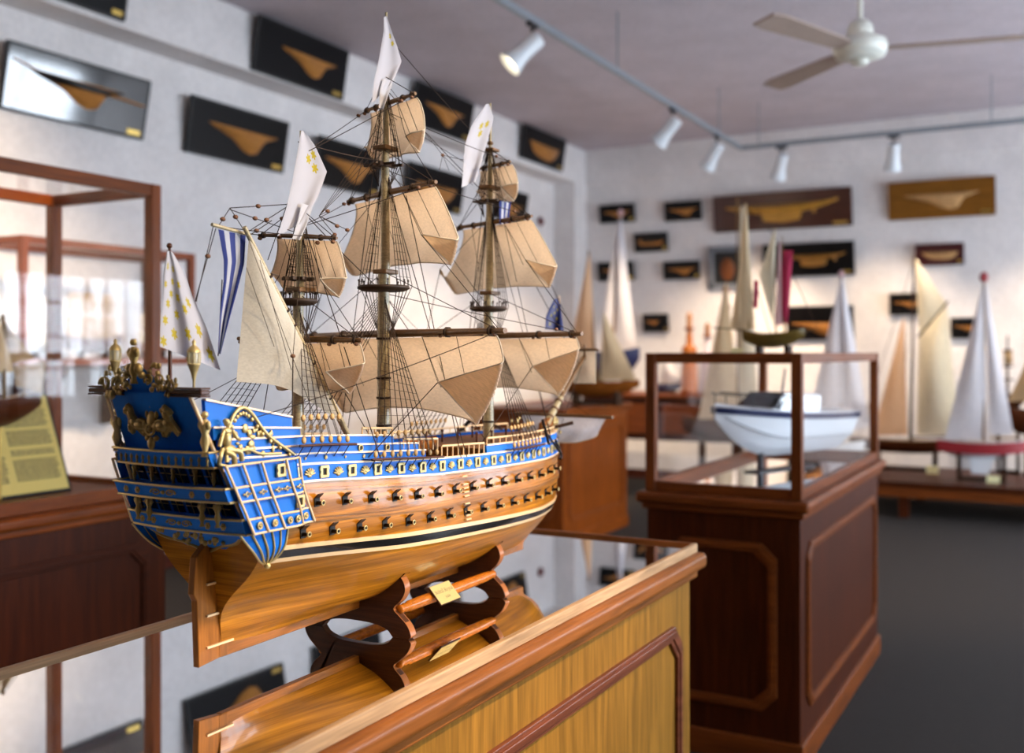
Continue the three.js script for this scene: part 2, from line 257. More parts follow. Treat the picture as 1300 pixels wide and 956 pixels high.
// ---------------------------------------------------------------- track lights
const TX = -2.72, TZ = -9.39, TY = 3.31, TX2 = 1.05;
{
  const o = thing('light_track', 'grey lighting track hung on thin rods below the ceiling', 'track', [0, TY, 0]);
  part('rail', box(TX - .018, TX + .018, -.02, .02, TZ, 2.5, .004), M.track, o);
  part('rail', box(TX - .018, TX2 + .018, -.02, .02, TZ - .018, TZ + .018, .004), M.track, o);
  part('rail', box(TX2 - .018, TX2 + .018, -.02, .02, TZ, 2.5, .004), M.track, o);
  for (const [x, z] of [[TX, -8.72], [TX, -6.45], [TX, -3], [-2.55, TZ], [-.6, TZ], [TX2, -7], [TX2, -3.5], [TX2, 0]]) part('hanger_rod', rod(V3(x, .02, z), V3(x, YC - TY, z), .006, .006, 6), M.track, o);
}
function trackLamp(x, z, dir, label, power, angle, color = new THREE.Color(1, .76, .52)) {
  const o = thing('track_spotlight', label, 'spotlight', [x, TY - .02, z], 0, 'spotlights on the track');
  part('track_adapter', box(-.05, .05, -.025, 0, -.016, .016, .004).rotateY(Math.abs(z - TZ) < .05 ? 0 : Math.PI / 2), M.darkMetal, o);
  part('stem', rod(V3(0, -.02, 0), V3(0, -.1, 0), .01, .01, 10), M.darkMetal, o);
  const d = dir.clone().normalize(), q = new THREE.Quaternion().setFromUnitVectors(V3(0, -1, 0), d), top = V3(0, -.12, 0).addScaledVector(d, -.05);
  const can = lathe([[0, 0], [.048, 0], [.052, -.01], [.05, -.1], [.056, -.16], [.078, -.235], [.074, -.235], [.05, -.16], [.045, -.1], [0, -.09]], 26);
  can.applyQuaternion(q); can.translate(top.x, top.y, top.z); part('lamp_head', can, M.whiteMetal, o);
  const bulb = lathe([[0, -.205], [.05, -.205], [.06, -.2], [.05, -.16], [0, -.14]], 22); bulb.applyQuaternion(q); bulb.translate(top.x, top.y, top.z);
  part('bulb', bulb, std('#fff1d8', .4, { emissive: new THREE.Color(1, .86, .62), emissiveIntensity: 3 }), o, 'glowing warm bulb');
  const L = new THREE.SpotLight(color, power, 0, angle, .95, 2); const p = top.clone().addScaledVector(d, .24); L.position.copy(p); L.target.position.copy(p.clone().add(d)); L.castShadow = true; L.shadow.radius = 2.2; o.add(L); o.add(L.target); L.target.name = 'aim_point'; L.name = 'lamp_light';
}
trackLamp(TX, -5.2, V3(-.5, -.62, .42), 'lit spotlight whose glowing bulb shows, first along the track', 16, .55);
for (const [z, d, l] of [[-2.6, V3(-.8, -.5, .1), 'white spotlight over the tall glass case aimed at the long wall'], [-.6, V3(-.8, -.55, -.1), 'white spotlight on the straight track aimed at the glossy board'], [1.6, V3(-.8, -.5, -.2), 'white spotlight furthest from the corner on the straight track']]) trackLamp(TX, z, d, l, 32, .8);
trackLamp(TX, -7.55, V3(-.72, -.75, -.05), 'white spotlight on the straight track, second along from the lit one', 22, .6);
trackLamp(TX, -8.66, V3(-.55, -.75, -.25), 'white spotlight on the straight track just before its corner', 27, .62);
trackLamp(-2.34, TZ, V3(-.3, -.8, -.42), 'white spotlight on the end wall track nearest its corner', 24, .66);
trackLamp(-1.37, TZ, V3(-.12, -.8, -.45), 'white spotlight on the end wall track above the light brown board', 12, .66);
trackLamp(0.1, TZ, V3(-.1, -.8, -.42), 'white spotlight further along the end wall track', 12, .66);
const aimAt = (x, z, t) => V3(t[0] - x, t[1] - TY + .15, t[2] - z);
trackLamp(TX2, -1.2, aimAt(TX2, -1.2, [-1.0, 1.15, -1.35]), 'white spotlight on the window side track aimed at the ship stern', 12, .34);
trackLamp(TX2, -2.5, aimAt(TX2, -2.5, [-1.05, 1.3, -1.7]), 'white spotlight on the window side track aimed at the ship side', 20, .36);
trackLamp(TX2, -5.2, aimAt(TX2, -5.2, [-1.2, .9, -6.5]), 'white spotlight on the window side track aimed past the boat case', 20, .6);

// ---------------------------------------------------------------- display cabinets
function ringPanel(w, h, c, band, thick) { // chamfered moulding ring in the xy plane
  const o = (a, b, k) => [[-a + k, -b], [a - k, -b], [a, -b + k], [a, b - k], [a - k, b], [-a + k, b], [-a, b - k], [-a, -b + k]];
  const f = [];
  for (const [i, t] of [[0, thick], [band * .3, thick * 1.5]]) f.push(extrude(o(w / 2 - i, h / 2 - i, c), t, .002, [o(w / 2 - band + i, h / 2 - band + i, c).reverse()]));
  return merge(f);
}
// cabinet body with a moulded top edge, plinth and chamfered panel mouldings on the long and the end faces
function cabinet(o, w, d, h, m) {
  part('body', box(-w / 2, w / 2, .08, h - .05, -d / 2, d / 2, .004, 1), m.body, o);
  part('plinth', box(-w / 2 - .012, w / 2 + .012, 0, .09, -d / 2 - .012, d / 2 + .012, .006), m.edge, o);
  const e = .035;
  part('top_moulding', [box(-w / 2 - e, w / 2 + e, h - .04, h, -d / 2 - e, d / 2 + e, .014), box(-w / 2 - e * .45, w / 2 + e * .45, h - .062, h - .038, -d / 2 - e * .45, d / 2 + e * .45, .006)], m.edge, o);
  const ph = h - .34, py = .08 + (h - .13) / 2;
  const end = n => { const g = ringPanel(w - .16, ph, .05, .028, .008); g.translate(0, py, d / 2 - .001); if (n) g.rotateY(Math.PI); return woodUV(g, 0); };
  part('panel_moulding', end(0), m.mould, o); part('panel_moulding', end(1), m.mould, o);
  const side = s => { const g = ringPanel(d - .16, ph, .05, .028, .008); g.translate(0, py, w / 2 - .001); g.rotateY(s * Math.PI / 2); return woodUV(g, 2); };
  part('panel_moulding', side(1), m.mould, o); part('panel_moulding', side(-1), m.mould, o);
}
function glassBox(o, w, d, y0, y1, p, m, open = {}) {
  for (const sx of [-1, 1]) for (const sz of [-1, 1]) { const x = sx * (w / 2 - p / 2), z = sz * (d / 2 - p / 2); part('corner_post', cbox(p, y1 - y0, p, x, (y0 + y1) / 2, z, .003), m, o); }
  for (const y of [y0 + p / 2, y1 - p / 2]) {
    for (const s of [-1, 1]) { part(y < (y0 + y1) / 2 ? 'bottom_rail' : 'top_rail', cbox(w - 2 * p, p, p * .8, 0, y, s * (d / 2 - p / 2), .003), m, o); part(y < (y0 + y1) / 2 ? 'bottom_rail' : 'top_rail', cbox(p * .8, p, d - 2 * p, s * (w / 2 - p / 2), y, 0, .003), m, o); }
  }
  const t = .002;
  for (const s of [-1, 1]) { part('glass_pane', new THREE.BoxGeometry(w - 2 * p, y1 - y0 - 2 * p, t).translate(0, (y0 + y1) / 2, s * (d / 2 - p / 2)), M.glass, o); part('glass_pane', new THREE.BoxGeometry(t, y1 - y0 - 2 * p, d - 2 * p).translate(s * (w / 2 - p / 2), (y0 + y1) / 2, 0), M.glass, o); }
  if (!open.noTop) part('top_pane', new THREE.BoxGeometry(w - 2 * p, t, d - 2 * p).translate(0, y1 - p / 2, 0), M.glass, o);
}

// main case under the ship: mirrored top inside a pale trim
const MIR = .917, MC = { x0: -1.42, x1: -.823, z0: -2.465, z1: -.55 };
{
  const cx = (MC.x0 + MC.x1) / 2, cz = (MC.z0 + MC.z1) / 2, w = MC.x1 - MC.x0, d = MC.z1 - MC.z0;
  const o = thing('mirror_top_case', 'golden wood display case with mirrored top carrying the big warship', 'display case', [cx, 0, cz]);
  cabinet(o, w - .03, d - .03, .902, { body: M.caseGold, edge: M.caseEdge, mould: M.caseRed });
  const t = .013, y0 = .902, y1 = .925;
  part('mirror_top', box(-w / 2 + t, w / 2 - t, y0, MIR, -d / 2 + t, d / 2 - t), M.mirror, o, 'mirror glass top');
  for (const s of [-1, 1]) { part('edge_trim', box(s * (w / 2 - t), s * w / 2, y0, y1, -d / 2, d / 2, .003), M.caseTrim, o, 'pale wooden trim strip'); part('edge_trim', box(-w / 2 + t, w / 2 - t, y0, y1, s * (d / 2 - t), s * d / 2, .003), s < 0 ? M.caseEdge : M.caseTrim, o); }
}
// motorboat case
const BC = { x0: -1.36, x1: -.785, z0: -5.01, z1: -3.447 };
{
  const cx = (BC.x0 + BC.x1) / 2, cz = (BC.z0 + BC.z1) / 2, w = BC.x1 - BC.x0, d = BC.z1 - BC.z0;
  const o = thing('glass_case', 'dark wood cabinet with low glass box holding the white motorboat', 'display case', [cx, 0, cz]);
  cabinet(o, w - .03, d - .03, .905, { body: M.caseDark, edge: M.caseWood, mould: M.caseWood });
  part('mirror_floor', box(-w / 2 + .04, w / 2 - .04, .905, .912, -d / 2 + .04, d / 2 - .04), M.mirror, o, 'mirror glass floor');
  glassBox(o, w - .02, d - .02, .905, 1.4, .036, M.caseWood);
}
// tall case by the long wall
const LC = { x0: -3.42, x1: -2.83, z0: -2.6, z1: -.9 };
{
  const cx = (LC.x0 + LC.x1) / 2, cz = (LC.z0 + LC.z1) / 2, w = LC.x1 - LC.x0, d = LC.z1 - LC.z0;
  const o = thing('tall_glass_case', 'brown cabinet with tall glass box holding a small ship and a text panel', 'display case', [cx, 0, cz]);
  cabinet(o, w, d, .9, { body: M.caseDark, edge: M.caseOrange, mould: M.caseDark });
  part('case_floor', box(-w / 2 + .03, w / 2 - .03, .9, .925, -d / 2 + .03, d / 2 - .03), M.caseWood, o);
  glassBox(o, w - .02, d - .02, .9, 1.995, .042, M.caseOrange);
}
// glass case hung on the long wall
{
  const x0 = XL + .001, x1 = -4.75, z0 = -4.6, z1 = -3.41, cx = (x0 + x1) / 2, cz = (z0 + z1) / 2, w = x1 - x0, d = z1 - z0;
  const o = thing('wall_glass_case', 'glass case fixed to the long wall on wooden brackets', 'display case', [cx, 1.33, cz]);
  glassBox(o, w, d, 0, .68, .04, M.caseRed);
  part('case_floor', box(-w / 2 + .03, w / 2 - .03, .01, .035, -d / 2 + .03, d / 2 - .03), M.caseRed, o);
  for (const z of [-d / 2 + .3, d / 2 - .3]) part('bracket', extrude([[0, 0], [w * .9, 0], [w * .9, -.05], [.1, -.34], [0, -.36]], .05, .004).translate(-w / 2, 0, z), M.caseDark, o);
}
// orange pedestal beyond the bow
const PD = { x0: -3.95, x1: -3.18, z0: -7.74, z1: -6.55 };
{
  const cx = (PD.x0 + PD.x1) / 2, cz = (PD.z0 + PD.z1) / 2;
  const o = thing('pedestal_cabinet', 'orange brown cabinet with a model yacht on top beyond the ship bow', 'cabinet', [cx, 0, cz]);
  cabinet(o, PD.x1 - PD.x0, PD.z1 - PD.z0, 1.0, { body: M.caseOrange, edge: M.caseOrange, mould: M.caseWood });
}
// low bench along the end wall
const BN = { x0: -2.62, x1: 2.6, z0: -10.5, z1: -9.15, y: .31 };
{
  const o = thing('low_bench', 'long low dark wooden bench along the end wall', 'bench', [(BN.x0 + BN.x1) / 2, 0, (BN.z0 + BN.z1) / 2]);
  const w = BN.x1 - BN.x0, d = BN.z1 - BN.z0;
  const nP = 6; for (let i = 0; i < nP; i++) part('top_plank', box(-w / 2, w / 2, BN.y - .04, BN.y, -d / 2 + i * d / nP + .002, -d / 2 + (i + 1) * d / nP - .002, .004), M.caseDark, o);
  part('apron', box(-w / 2 + .03, w / 2 - .03, BN.y - .13, BN.y - .04, d / 2 - .06, d / 2 - .03), M.caseWood, o);
  for (let i = 0; i < 5; i++) for (const s of [-1, 1]) part('leg', cbox(.08, BN.y - .04, .08, lerp(-w / 2 + .1, w / 2 - .1, i / 4), (BN.y - .04) / 2, s * (d / 2 - .1), .004), M.caseDark, o);
}
// table seen through the motorboat case
const TB = { x0: -4.3, x1: -2.7, z0: -10.2, z1: -9.3, y: 1.0 };
{
  const w = TB.x1 - TB.x0, d = TB.z1 - TB.z0, o = thing('wooden_table', 'brown wooden sideboard on legs by the end wall, left of the low bench', 'table', [(TB.x0 + TB.x1) / 2, 0, (TB.z0 + TB.z1) / 2]);
  o.userData.label = 'brown wooden sideboard on legs by the end wall, past the low bench';
  part('top', box(-w / 2 - .03, w / 2 + .03, TB.y - .035, TB.y, -d / 2 - .03, d / 2 + .03, .008), M.caseWood, o);
  part('body', box(-w / 2, w / 2, .56, TB.y - .035, -d / 2, d / 2, .004), M.caseDark, o);
  for (const x of [-.5, 0]) part('drawer_front', box(x * w + .04, (x + .5) * w - .04, .62, TB.y - .09, d / 2, d / 2 + .015, .004), M.caseWood, o);
  for (const sx of [-1, 1]) for (const sz of [-1, 1]) part('leg', rod(V3(sx * (w / 2 - .06), .57, sz * (d / 2 - .06)), V3(sx * (w / 2 - .06), 0, sz * (d / 2 - .06)), .035, .025, 10), M.caseDark, o);
}

// ---------------------------------------------------------------- model boats of the background
const cloth = (c, tr = .35) => phys(c, .95, { map: weaveTex, transmission: tr, thickness: 0, side: THREE.DoubleSide });
const S = { cream: cloth('#e6dcc0'), white: cloth('#eceaf0'), orange: cloth('#ecc096'), beige: cloth('#e2cba4'), pink: cloth('#b62a52', .2), tan: cloth('#b79a72'), rose: cloth('#e6c0c4') };
const spar = wood('#9a7648', .45, .2, fineWoodTex), darkSpar = wood('#3b2415', .5, .1, fineWoodTex);
// hull of a small boat along x (bow at +x), y from keel to deck
function boatHull(L, B, D, opt = {}) {
  const sheer = a => D * (1 + (opt.sheer ?? .18) * Math.pow(Math.abs(a - .45) / .55, 2));
  const half = a => B / 2 * Math.pow(Math.max(0, 1 - Math.pow(Math.abs(a - .42) / .58, 2.4)), .75) * (a < .42 ? lerp(opt.stern ?? .45, 1, Math.pow(a / .42, .7)) / Math.max(.001, Math.pow(Math.max(0, 1 - Math.pow(Math.abs(a - .42) / .58, 2.4)), .75)) : 1);
  const bottom = a => D * (.02 + .75 * Math.pow(Math.abs(a - .45) / .55, opt.rock ?? 2.6));
  const g = [];
  for (const s of [-1, 1]) { const q = grid((a, b) => { const y0 = bottom(a), y1 = sheer(a), y = lerp(y0, y1, b); const w = half(a) * Math.pow(Math.sin(b * Math.PI / 2), .6); return V3((a - .5) * L, y, s * w); }, 28, 8, (a, b, p) => [p.x, p.y]); if (s > 0) { q.index.array.reverse(); q.computeVertexNormals(); } g.push(q); }
  const deck = grid((a, b) => V3((a - .5) * L, sheer(a) - .006, lerp(-1, 1, b) * half(a) * .97), 28, 4, (a, b, p) => [p.x, p.z]);
  const transom = grid((a, b) => V3(-.5 * L, lerp(bottom(0), sheer(0), b), lerp(-1, 1, a) * half(0) * Math.pow(Math.sin(b * Math.PI / 2), .6)), 6, 8);
  return { hull: merge([...g, transom]), deck, sheer, half };
}
// cloth panel between four points, bellied along n, with a thin bolt edge
function sailQuad(a, b, c, d, belly, n = V3(0, 0, 1), na = 16, nb = 16) { // a top-luff b top-leech c foot-leech d foot-luff
  return grid((s, t) => { const p = a.clone().lerp(b, s), q = d.clone().lerp(c, s), r = p.lerp(q, t); return r.addScaledVector(n, belly * Math.sin(Math.PI * s) * Math.sin(Math.PI * Math.pow(t, .8))); }, na, nb, (s, t) => [s * 2, t * 2]);
}
// build a boat from pixels on the plane z = zc: waterline ends, deck height, sails as pixel quads
function pixelYacht(name, label, zc, base, opt) {
  const P = (u, v) => onZ(u, v, zc), a = P(opt.hull[0], opt.hull[2]), b = P(opt.hull[1], opt.hull[2]), bot = P((opt.hull[0] + opt.hull[1]) / 2, opt.hull[3]);
  const cx = (a.x + b.x) / 2, o = thing(name, label, 'model boat', [cx, base, zc]); const loc = p => V3(p.x - cx, p.y - base, p.z - zc);
  const L = b.x - a.x, D = a.y - bot.y, y0 = bot.y - base, B = opt.beam ?? L * .24;
  const h = boatHull(L, B, D, opt.shape ?? {}); const turn = opt.bowLeft ? Math.PI : 0;
  part('hull', h.hull.rotateY(turn).translate(0, y0, 0), opt.hullMat, o); part('deck', h.deck.rotateY(turn).translate(0, y0 + .003, 0), opt.deckMat ?? spar, o);
  if (opt.stripe) { const q = []; for (const s of [-1, 1]) q.push(grid((t, k) => V3((t - .5) * L, y0 + h.sheer(t) - lerp(.005, opt.stripeH ?? .05, k), s * (h.half(t) + .004)), 28, 2).rotateY(turn)); part('gunwale_stripe', q, opt.stripe, o); }
  if (opt.keel) { const [u0, u1, v1] = opt.keel, k0 = loc(P(u0, v1)), k1 = loc(P(u1, v1)); part('keel', extrude([[k0.x - .02, y0 + D * .3], [k1.x + .06, y0 + D * .3], [k1.x, k0.y], [k0.x, k0.y]], .03, .008).translate(0, 0, -.015), opt.keelMat ?? opt.hullMat, o); }
  const legs = []; for (const s of [-.25, .25]) legs.push(cbox(.03, y0 + D * .45, B * .7, s * L, (y0 + D * .45) / 2, 0, .004)); legs.push(cbox(L * .55, .03, .04, 0, .02, 0, .004));
  part('stand', legs, darkSpar, o);
  for (const [u0, v0, u1, v1, r] of opt.masts) part('mast', rod(loc(P(u0, v0)), loc(P(u1, v1)), r ?? .012, (r ?? .012) * .5, 8), opt.mastMat ?? spar, o);
  for (const [u0, v0, u1, v1, r] of opt.booms ?? []) part('boom', rod(loc(P(u0, v0)), loc(P(u1, v1)), r ?? .009, (r ?? .009) * .8, 8), opt.mastMat ?? spar, o);
  for (const q of opt.sails) { const pts = q.p.map(([u, v]) => loc(P(u, v))); part(q.name ?? 'sail', sailQuad(...pts, q.belly ?? .06), q.m, o); }
  for (const [u0, v0, u1, v1] of opt.lines ?? []) part('stay', rod(loc(P(u0, v0)), loc(P(u1, v1)), .003, .003, 4), darkSpar, o);
  for (const [u, v, r, m] of opt.balls ?? []) { const p = loc(P(u, v)); part('masthead_ball', ball(p.x, p.y, p.z, r, 1.3, 1, 1, 10), m, o); }
  for (const [u, v, w, hh, m] of opt.cards ?? []) { const p = P(u, v); part('price_card', cbox(w, hh, .01, p.x - cx, hh / 2 + .002, B * .6), m, o); }
  return o;
}
const paleCard = std('#e8e4b0', .7), red = std('#96232a', .4), whiteHull = phys('#dfe3e8', .25, { clearcoat: .5 }), teak = wood('#9a5c24', .3, .5, fineWoodTex), brownHull = wood('#5c2e16', .35, .4, fineWoodTex), greenHull = wood('#75602c', .35, .3, fineWoodTex), navy = std('#16204a', .4);
pixelYacht('model_yacht', 'wooden yacht with peach and beige sails on the orange cabinet', -7.15, 1.0, { hull: [706, 812, 484, 505], hullMat: teak, shape: { rock: 2 }, masts: [[757, 488, 747, 318, .012]], booms: [[755, 482, 716, 484]],
  sails: [{ name: 'mainsail', p: [[747, 322], [749, 322], [758, 480], [716, 482]], m: S.orange, belly: .05 }, { name: 'jib', p: [[766, 396], [767, 396], [808, 482], [762, 483]], m: S.beige, belly: .06 }] });
pixelYacht('model_yacht', 'tall pond yacht with plain white sails and navy hull behind the orange cabinet', -9.75, TB.y, { hull: [745, 812, 447, 484], hullMat: navy, masts: [[778, 450, 788, 270, .016]], beam: .3,
  sails: [{ name: 'jib', p: [[785, 278], [786, 278], [775, 446], [757, 446]], m: S.white, belly: .05 }, { name: 'mainsail', p: [[787, 275], [789, 275], [808, 446], [779, 446]], m: S.white, belly: .09 }], balls: [[788, 270, .03, S.rose]] }).userData.label = 'tall pond yacht with plain white sails and navy hull on a high stand';
pixelYacht('model_yacht', 'pond yacht with red gunwale, white keel and two tall white sails', -9.55, BN.y, { hull: [1190, 1304, 559, 584], hullMat: whiteHull, stripe: red, stripeH: .1, keel: [1234, 1254, 600], masts: [[1249, 560, 1249, 350, .012]], booms: [[1257, 556, 1293, 556]], shape: { rock: 2.2 },
  sails: [{ name: 'jib', p: [[1247, 362], [1248, 362], [1254, 558], [1199, 558]], m: S.white, belly: .07 }, { name: 'mainsail', p: [[1250, 360], [1252, 360], [1287, 552], [1256, 552]], m: S.white, belly: .05 }], balls: [[1249, 352, .035, red]], cards: [[1262, 600, .1, .06, paleCard]] });
pixelYacht('model_schooner', 'gaff cutter with cream mainsail and peach jib on the low bench', -10.05, BN.y, { hull: [1080, 1225, 556, 576], hullMat: brownHull, shape: { rock: 3, stern: .6 }, masts: [[1156, 560, 1161, 325, .016]], booms: [[1156, 555, 1218, 553], [1165, 428, 1204, 382, .01]], mastMat: darkSpar,
  sails: [{ name: 'mainsail', p: [[1166, 428], [1202, 386], [1218, 552], [1164, 552]], m: S.cream, belly: .14 }, { name: 'topsail', p: [[1162, 328], [1163, 328], [1203, 388], [1167, 430]], m: S.cream, belly: .06 }, { name: 'jib', p: [[1147, 402], [1148, 402], [1152, 552], [1108, 553]], m: S.orange, belly: .07 }], lines: [[1161, 328, 1090, 556], [1161, 340, 1140, 556]], cards: [[1186, 592, .1, .07, paleCard]] });
pixelYacht('model_yacht', 'slender yacht with white sails just behind the motorboat case', -8.2, 0, { hull: [1010, 1098, 560, 585], hullMat: whiteHull, masts: [[1067, 560, 1068, 345, .01]], keel: [1045, 1066, 600],
  sails: [{ name: 'jib', p: [[1067, 352], [1068, 352], [1072, 552], [1022, 552]], m: S.white, belly: .06 }, { name: 'mainsail', p: [[1068, 350], [1070, 350], [1104, 540], [1072, 552]], m: S.white, belly: .06 }], balls: [[1068, 348, .022, S.rose]] });
pixelYacht('model_yacht', 'brown hulled yacht with a tan lugsail at the far end of the low bench', -10.1, BN.y, { hull: [1272, 1400, 520, 556], hullMat: brownHull, masts: [[1316, 522, 1322, 370, .014]], sails: [{ name: 'lugsail', p: [[1312, 440], [1316, 436], [1330, 508], [1279, 510]], m: S.tan, belly: .06 }] });
pixelYacht('model_ketch', 'bare masted dark model ship between white yacht and lugsail yacht', -10.25, BN.y, { hull: [1255, 1305, 500, 520], hullMat: brownHull, mastMat: darkSpar, masts: [[1279, 505, 1279, 426, .014]], booms: [[1273, 445, 1286, 445], [1273, 465, 1287, 465], [1271, 482, 1288, 482]], sails: [{ name: 'furled_sail', p: [[1274, 446], [1285, 446], [1286, 462], [1275, 463]], m: S.tan, belly: .02 }] });
// boats seen through the glass of the motorboat case
pixelYacht('model_yacht', 'cream sailed brown yacht standing past the glass of the motorboat case', -8.4, 0, { hull: [868, 965, 532, 560], hullMat: brownHull, masts: [[937, 532, 936, 250, .012]],
  sails: [{ name: 'jib', p: [[921, 360], [923, 360], [940, 530], [886, 532]], m: S.beige, belly: .07 }, { name: 'mainsail', p: [[940, 262], [944, 262], [962, 500], [936, 530]], m: S.cream, belly: .06 }] });
pixelYacht('model_yacht', 'small white sailed boat with blue hull on the brown sideboard', -9.62, TB.y, { hull: [826, 866, 487, 499], hullMat: navy, masts: [[845, 488, 846, 452, .01]], sails: [{ name: 'sail', p: [[845, 455], [848, 455], [868, 487], [834, 488]], m: S.white, belly: .04 }] });
// schooner with pink sails standing on the motorboat case
{
  const base = 1.4, zc = -4.3, cx = -1.07;
  const o = thing('model_schooner', 'schooner model with cream and crimson sails on top of the motorboat case', 'model boat', [cx, base, zc]);
  const P = (u, v) => { const p = onZ(u, v, zc); return V3(p.x - cx, p.y - base, 0); };
  const L = P(1022, 430).x - P(944, 430).x, hx = (P(1022, 430).x + P(944, 430).x) / 2, h = boatHull(L, .1, .062, { sheer: .35, rock: 2.2, stern: .5 });
  part('hull', h.hull.translate(hx, .02, 0), greenHull, o); part('deck', h.deck.translate(hx, .023, 0), spar, o);
  part('stand', [cbox(.02, .03, .07, hx - .06, .015, 0, .003), cbox(.02, .03, .07, hx + .06, .015, 0, .003)], darkSpar, o);
  for (const [a, b, c, d] of [[951, 422, 946, 258], [985, 425, 983, 288], [996, 425, 993, 300]]) part('mast', rod(P(a, b), P(c, d), .0035, .002, 6), spar, o);
  part('bowsprit', rod(P(1010, 425), P(1040, 416), .003, .002, 6), spar, o); part('boom', rod(P(905, 416), P(947, 419), .003, .003, 6), darkSpar, o);
  const sl = (n, q, m, b = .02) => part(n, sailQuad(...q.map(p => P(...p)), b, V3(.3, 0, 1)), m, o);
  sl('mainsail', [[945, 258], [948, 258], [958, 418], [932, 420]], S.beige); sl('foresail', [[981, 296], [985, 290], [982, 415], [964, 350]], S.cream); sl('staysail', [[988, 310], [991, 305], [994, 412], [985, 415]], S.rose, .015);
  sl('crimson_sail', [[993, 318], [1007, 318], [1000, 412], [991, 408]], S.pink, .015); sl('small_crimson_sail', [[957, 356], [963, 356], [962, 392], [956, 390]], S.pink, .01); sl('topsail', [[937, 352], [938, 352], [944, 418], [927, 418]], S.beige, .015);
  for (const [a, b, c, d] of [[956, 372, 940, 420], [960, 360, 978, 424], [982, 296, 1038, 417], [946, 262, 984, 300]]) part('stay', rod(P(a, b), P(c, d), .0016, .0016, 4), darkSpar, o);
  part('display_card', cbox(.05, .02, .004, P(940, 440).x, .01, .05), paleCard, o);
}
// small lighthouses and figurine on the tall shelf behind
function lighthouse(u, vTop, vBot, z, base, body, label) {
  const b = onZ(u, vBot, z), t = onZ(u, vTop, z), h = t.y - base, o = thing('lighthouse_model', label, 'ornament', [b.x, base, z]);
  part('tower', lathe([[0, 0], [.09, 0], [.085, .04], [.07, h * .55], [.075, h * .56], [.03, h * .6], [.025, h * .8], [0, h * .8]], 18), body, o);
  part('gallery', lathe([[.02, h * .78], [.05, h * .78], [.05, h * .8], [.02, h * .81]], 16), M.caseWood, o);
  part('lantern_room', lathe([[.026, h * .81], [.026, h * .92], [.034, h * .93], [0, h]], 14), std('#8a5c34', .7), o);
}
lighthouse(875, 395, 448, -9.5, TB.y, wood('#b46a2c', .5), 'orange lighthouse ornament on the brown sideboard');
lighthouse(921, 360, 448, -9.55, TB.y, std('#e0c39c', .6), 'taller pale lighthouse ornament with a red cap on the brown sideboard');
lighthouse(898, 408, 448, -9.7, TB.y, std('#c3b6c2', .6), 'grey ornament standing between two lighthouses on the sideboard');

// motorboat
{
  const cx = (BC.x0 + BC.x1) / 2, cz = -4.05, o = thing('model_motorboat', 'white motorboat model with navy stripe inside the low glass case', 'model boat', [-1.085, .912, -4.3], -1.913);
  const L = .86, B = .3;
  const half = a => B / 2 * (a < .55 ? lerp(.88, 1, a / .55) : Math.pow(Math.max(0, 1 - Math.pow((a - .55) / .45, 2.2)), .7));
  const sheer = a => .235 + .045 * a * a, keel = a => .06 + .17 * Math.pow(Math.max(0, (a - .5) / .5), 2.4);
  const hullG = [], strip = [];
  for (const s of [-1, 1]) { hullG.push(grid((a, b) => { const y = lerp(keel(a), sheer(a), b), w = half(a) * (b < .45 ? .72 * Math.pow(b / .45, .8) : lerp(.72, 1, (b - .45) / .55)); return V3((a - .5) * L, y, s * w); }, 30, 12)); strip.push(grid((a, b) => V3((a - .5) * L, sheer(a) - lerp(.004, .028, b), s * (half(a) * lerp(1, .95, b) + .003)), 30, 2)); }
  hullG.push(grid((a, b) => V3(-.5 * L, lerp(keel(0), sheer(0), b), lerp(-1, 1, a) * half(0) * (b < .45 ? .72 * Math.pow(b / .45, .8) : lerp(.72, 1, (b - .45) / .55))), 8, 8));
  hullG.forEach((g, i) => { if (i === 1) { g.index.array.reverse(); g.computeVertexNormals(); } });
  part('hull', hullG, whiteHull, o); part('rub_rail', strip, navy, o, 'navy stripe under the deck');
  const lines = []; for (const s of [-1, 1]) lines.push(tube(Array.from({ length: 14 }, (_, i) => { const a = i / 13 * .97, b = .42; return V3((a - .5) * L, lerp(keel(a), sheer(a), b), s * half(a) * .71); }), .003, 30, 5)); part('chine_line', lines, std('#8d9298', .4), o);
  part('deck', grid((a, b) => V3((a - .5) * L, sheer(a) + .012 * Math.cos((b - .5) * Math.PI), lerp(-1, 1, b) * half(a)), 30, 8), whiteHull, o);
  const cab = extrude([[-.2, 0], [.17, 0], [.06, .055], [-.02, .062], [-.2, .05]], .15, .012); cab.translate(.02, .25, -.075); part('cabin', cab, whiteHull, o);
  const ws = extrude([[.1, 0], [.16, 0], [.055, .06], [.02, .06]], .17, .004); ws.translate(.02, .262, -.085); part('windscreen', ws, phys('#1b2430', .08, { clearcoat: 1 }), o);
  for (const s of [-1, 1]) { const rail = tube(Array.from({ length: 9 }, (_, i) => { const a = .55 + .44 * i / 8; return V3((a - .5) * L, sheer(a) + .055, s * half(a) * .93); }), .003, 30, 5); const posts = [.58, .72, .86].map(a => rod(V3((a - .5) * L, sheer(a), s * half(a) * .93), V3((a - .5) * L, sheer(a) + .055, s * half(a) * .93), .0026, .0026, 5)); part('hand_rail', [rail, ...posts], M.darkMetal, o); }
  part('mast', rod(V3(-.02, .29, 0), V3(-.05, .42, 0), .006, .004), navy, o);
  for (const x of [-.17, .13]) part('support_post', rod(V3(x, 0, 0), V3(x, .1, 0), .014, .014, 12), M.darkMetal, o);
  part('support_base', cbox(.42, .006, .07, -.02, .003, 0), M.darkMetal, o);
}

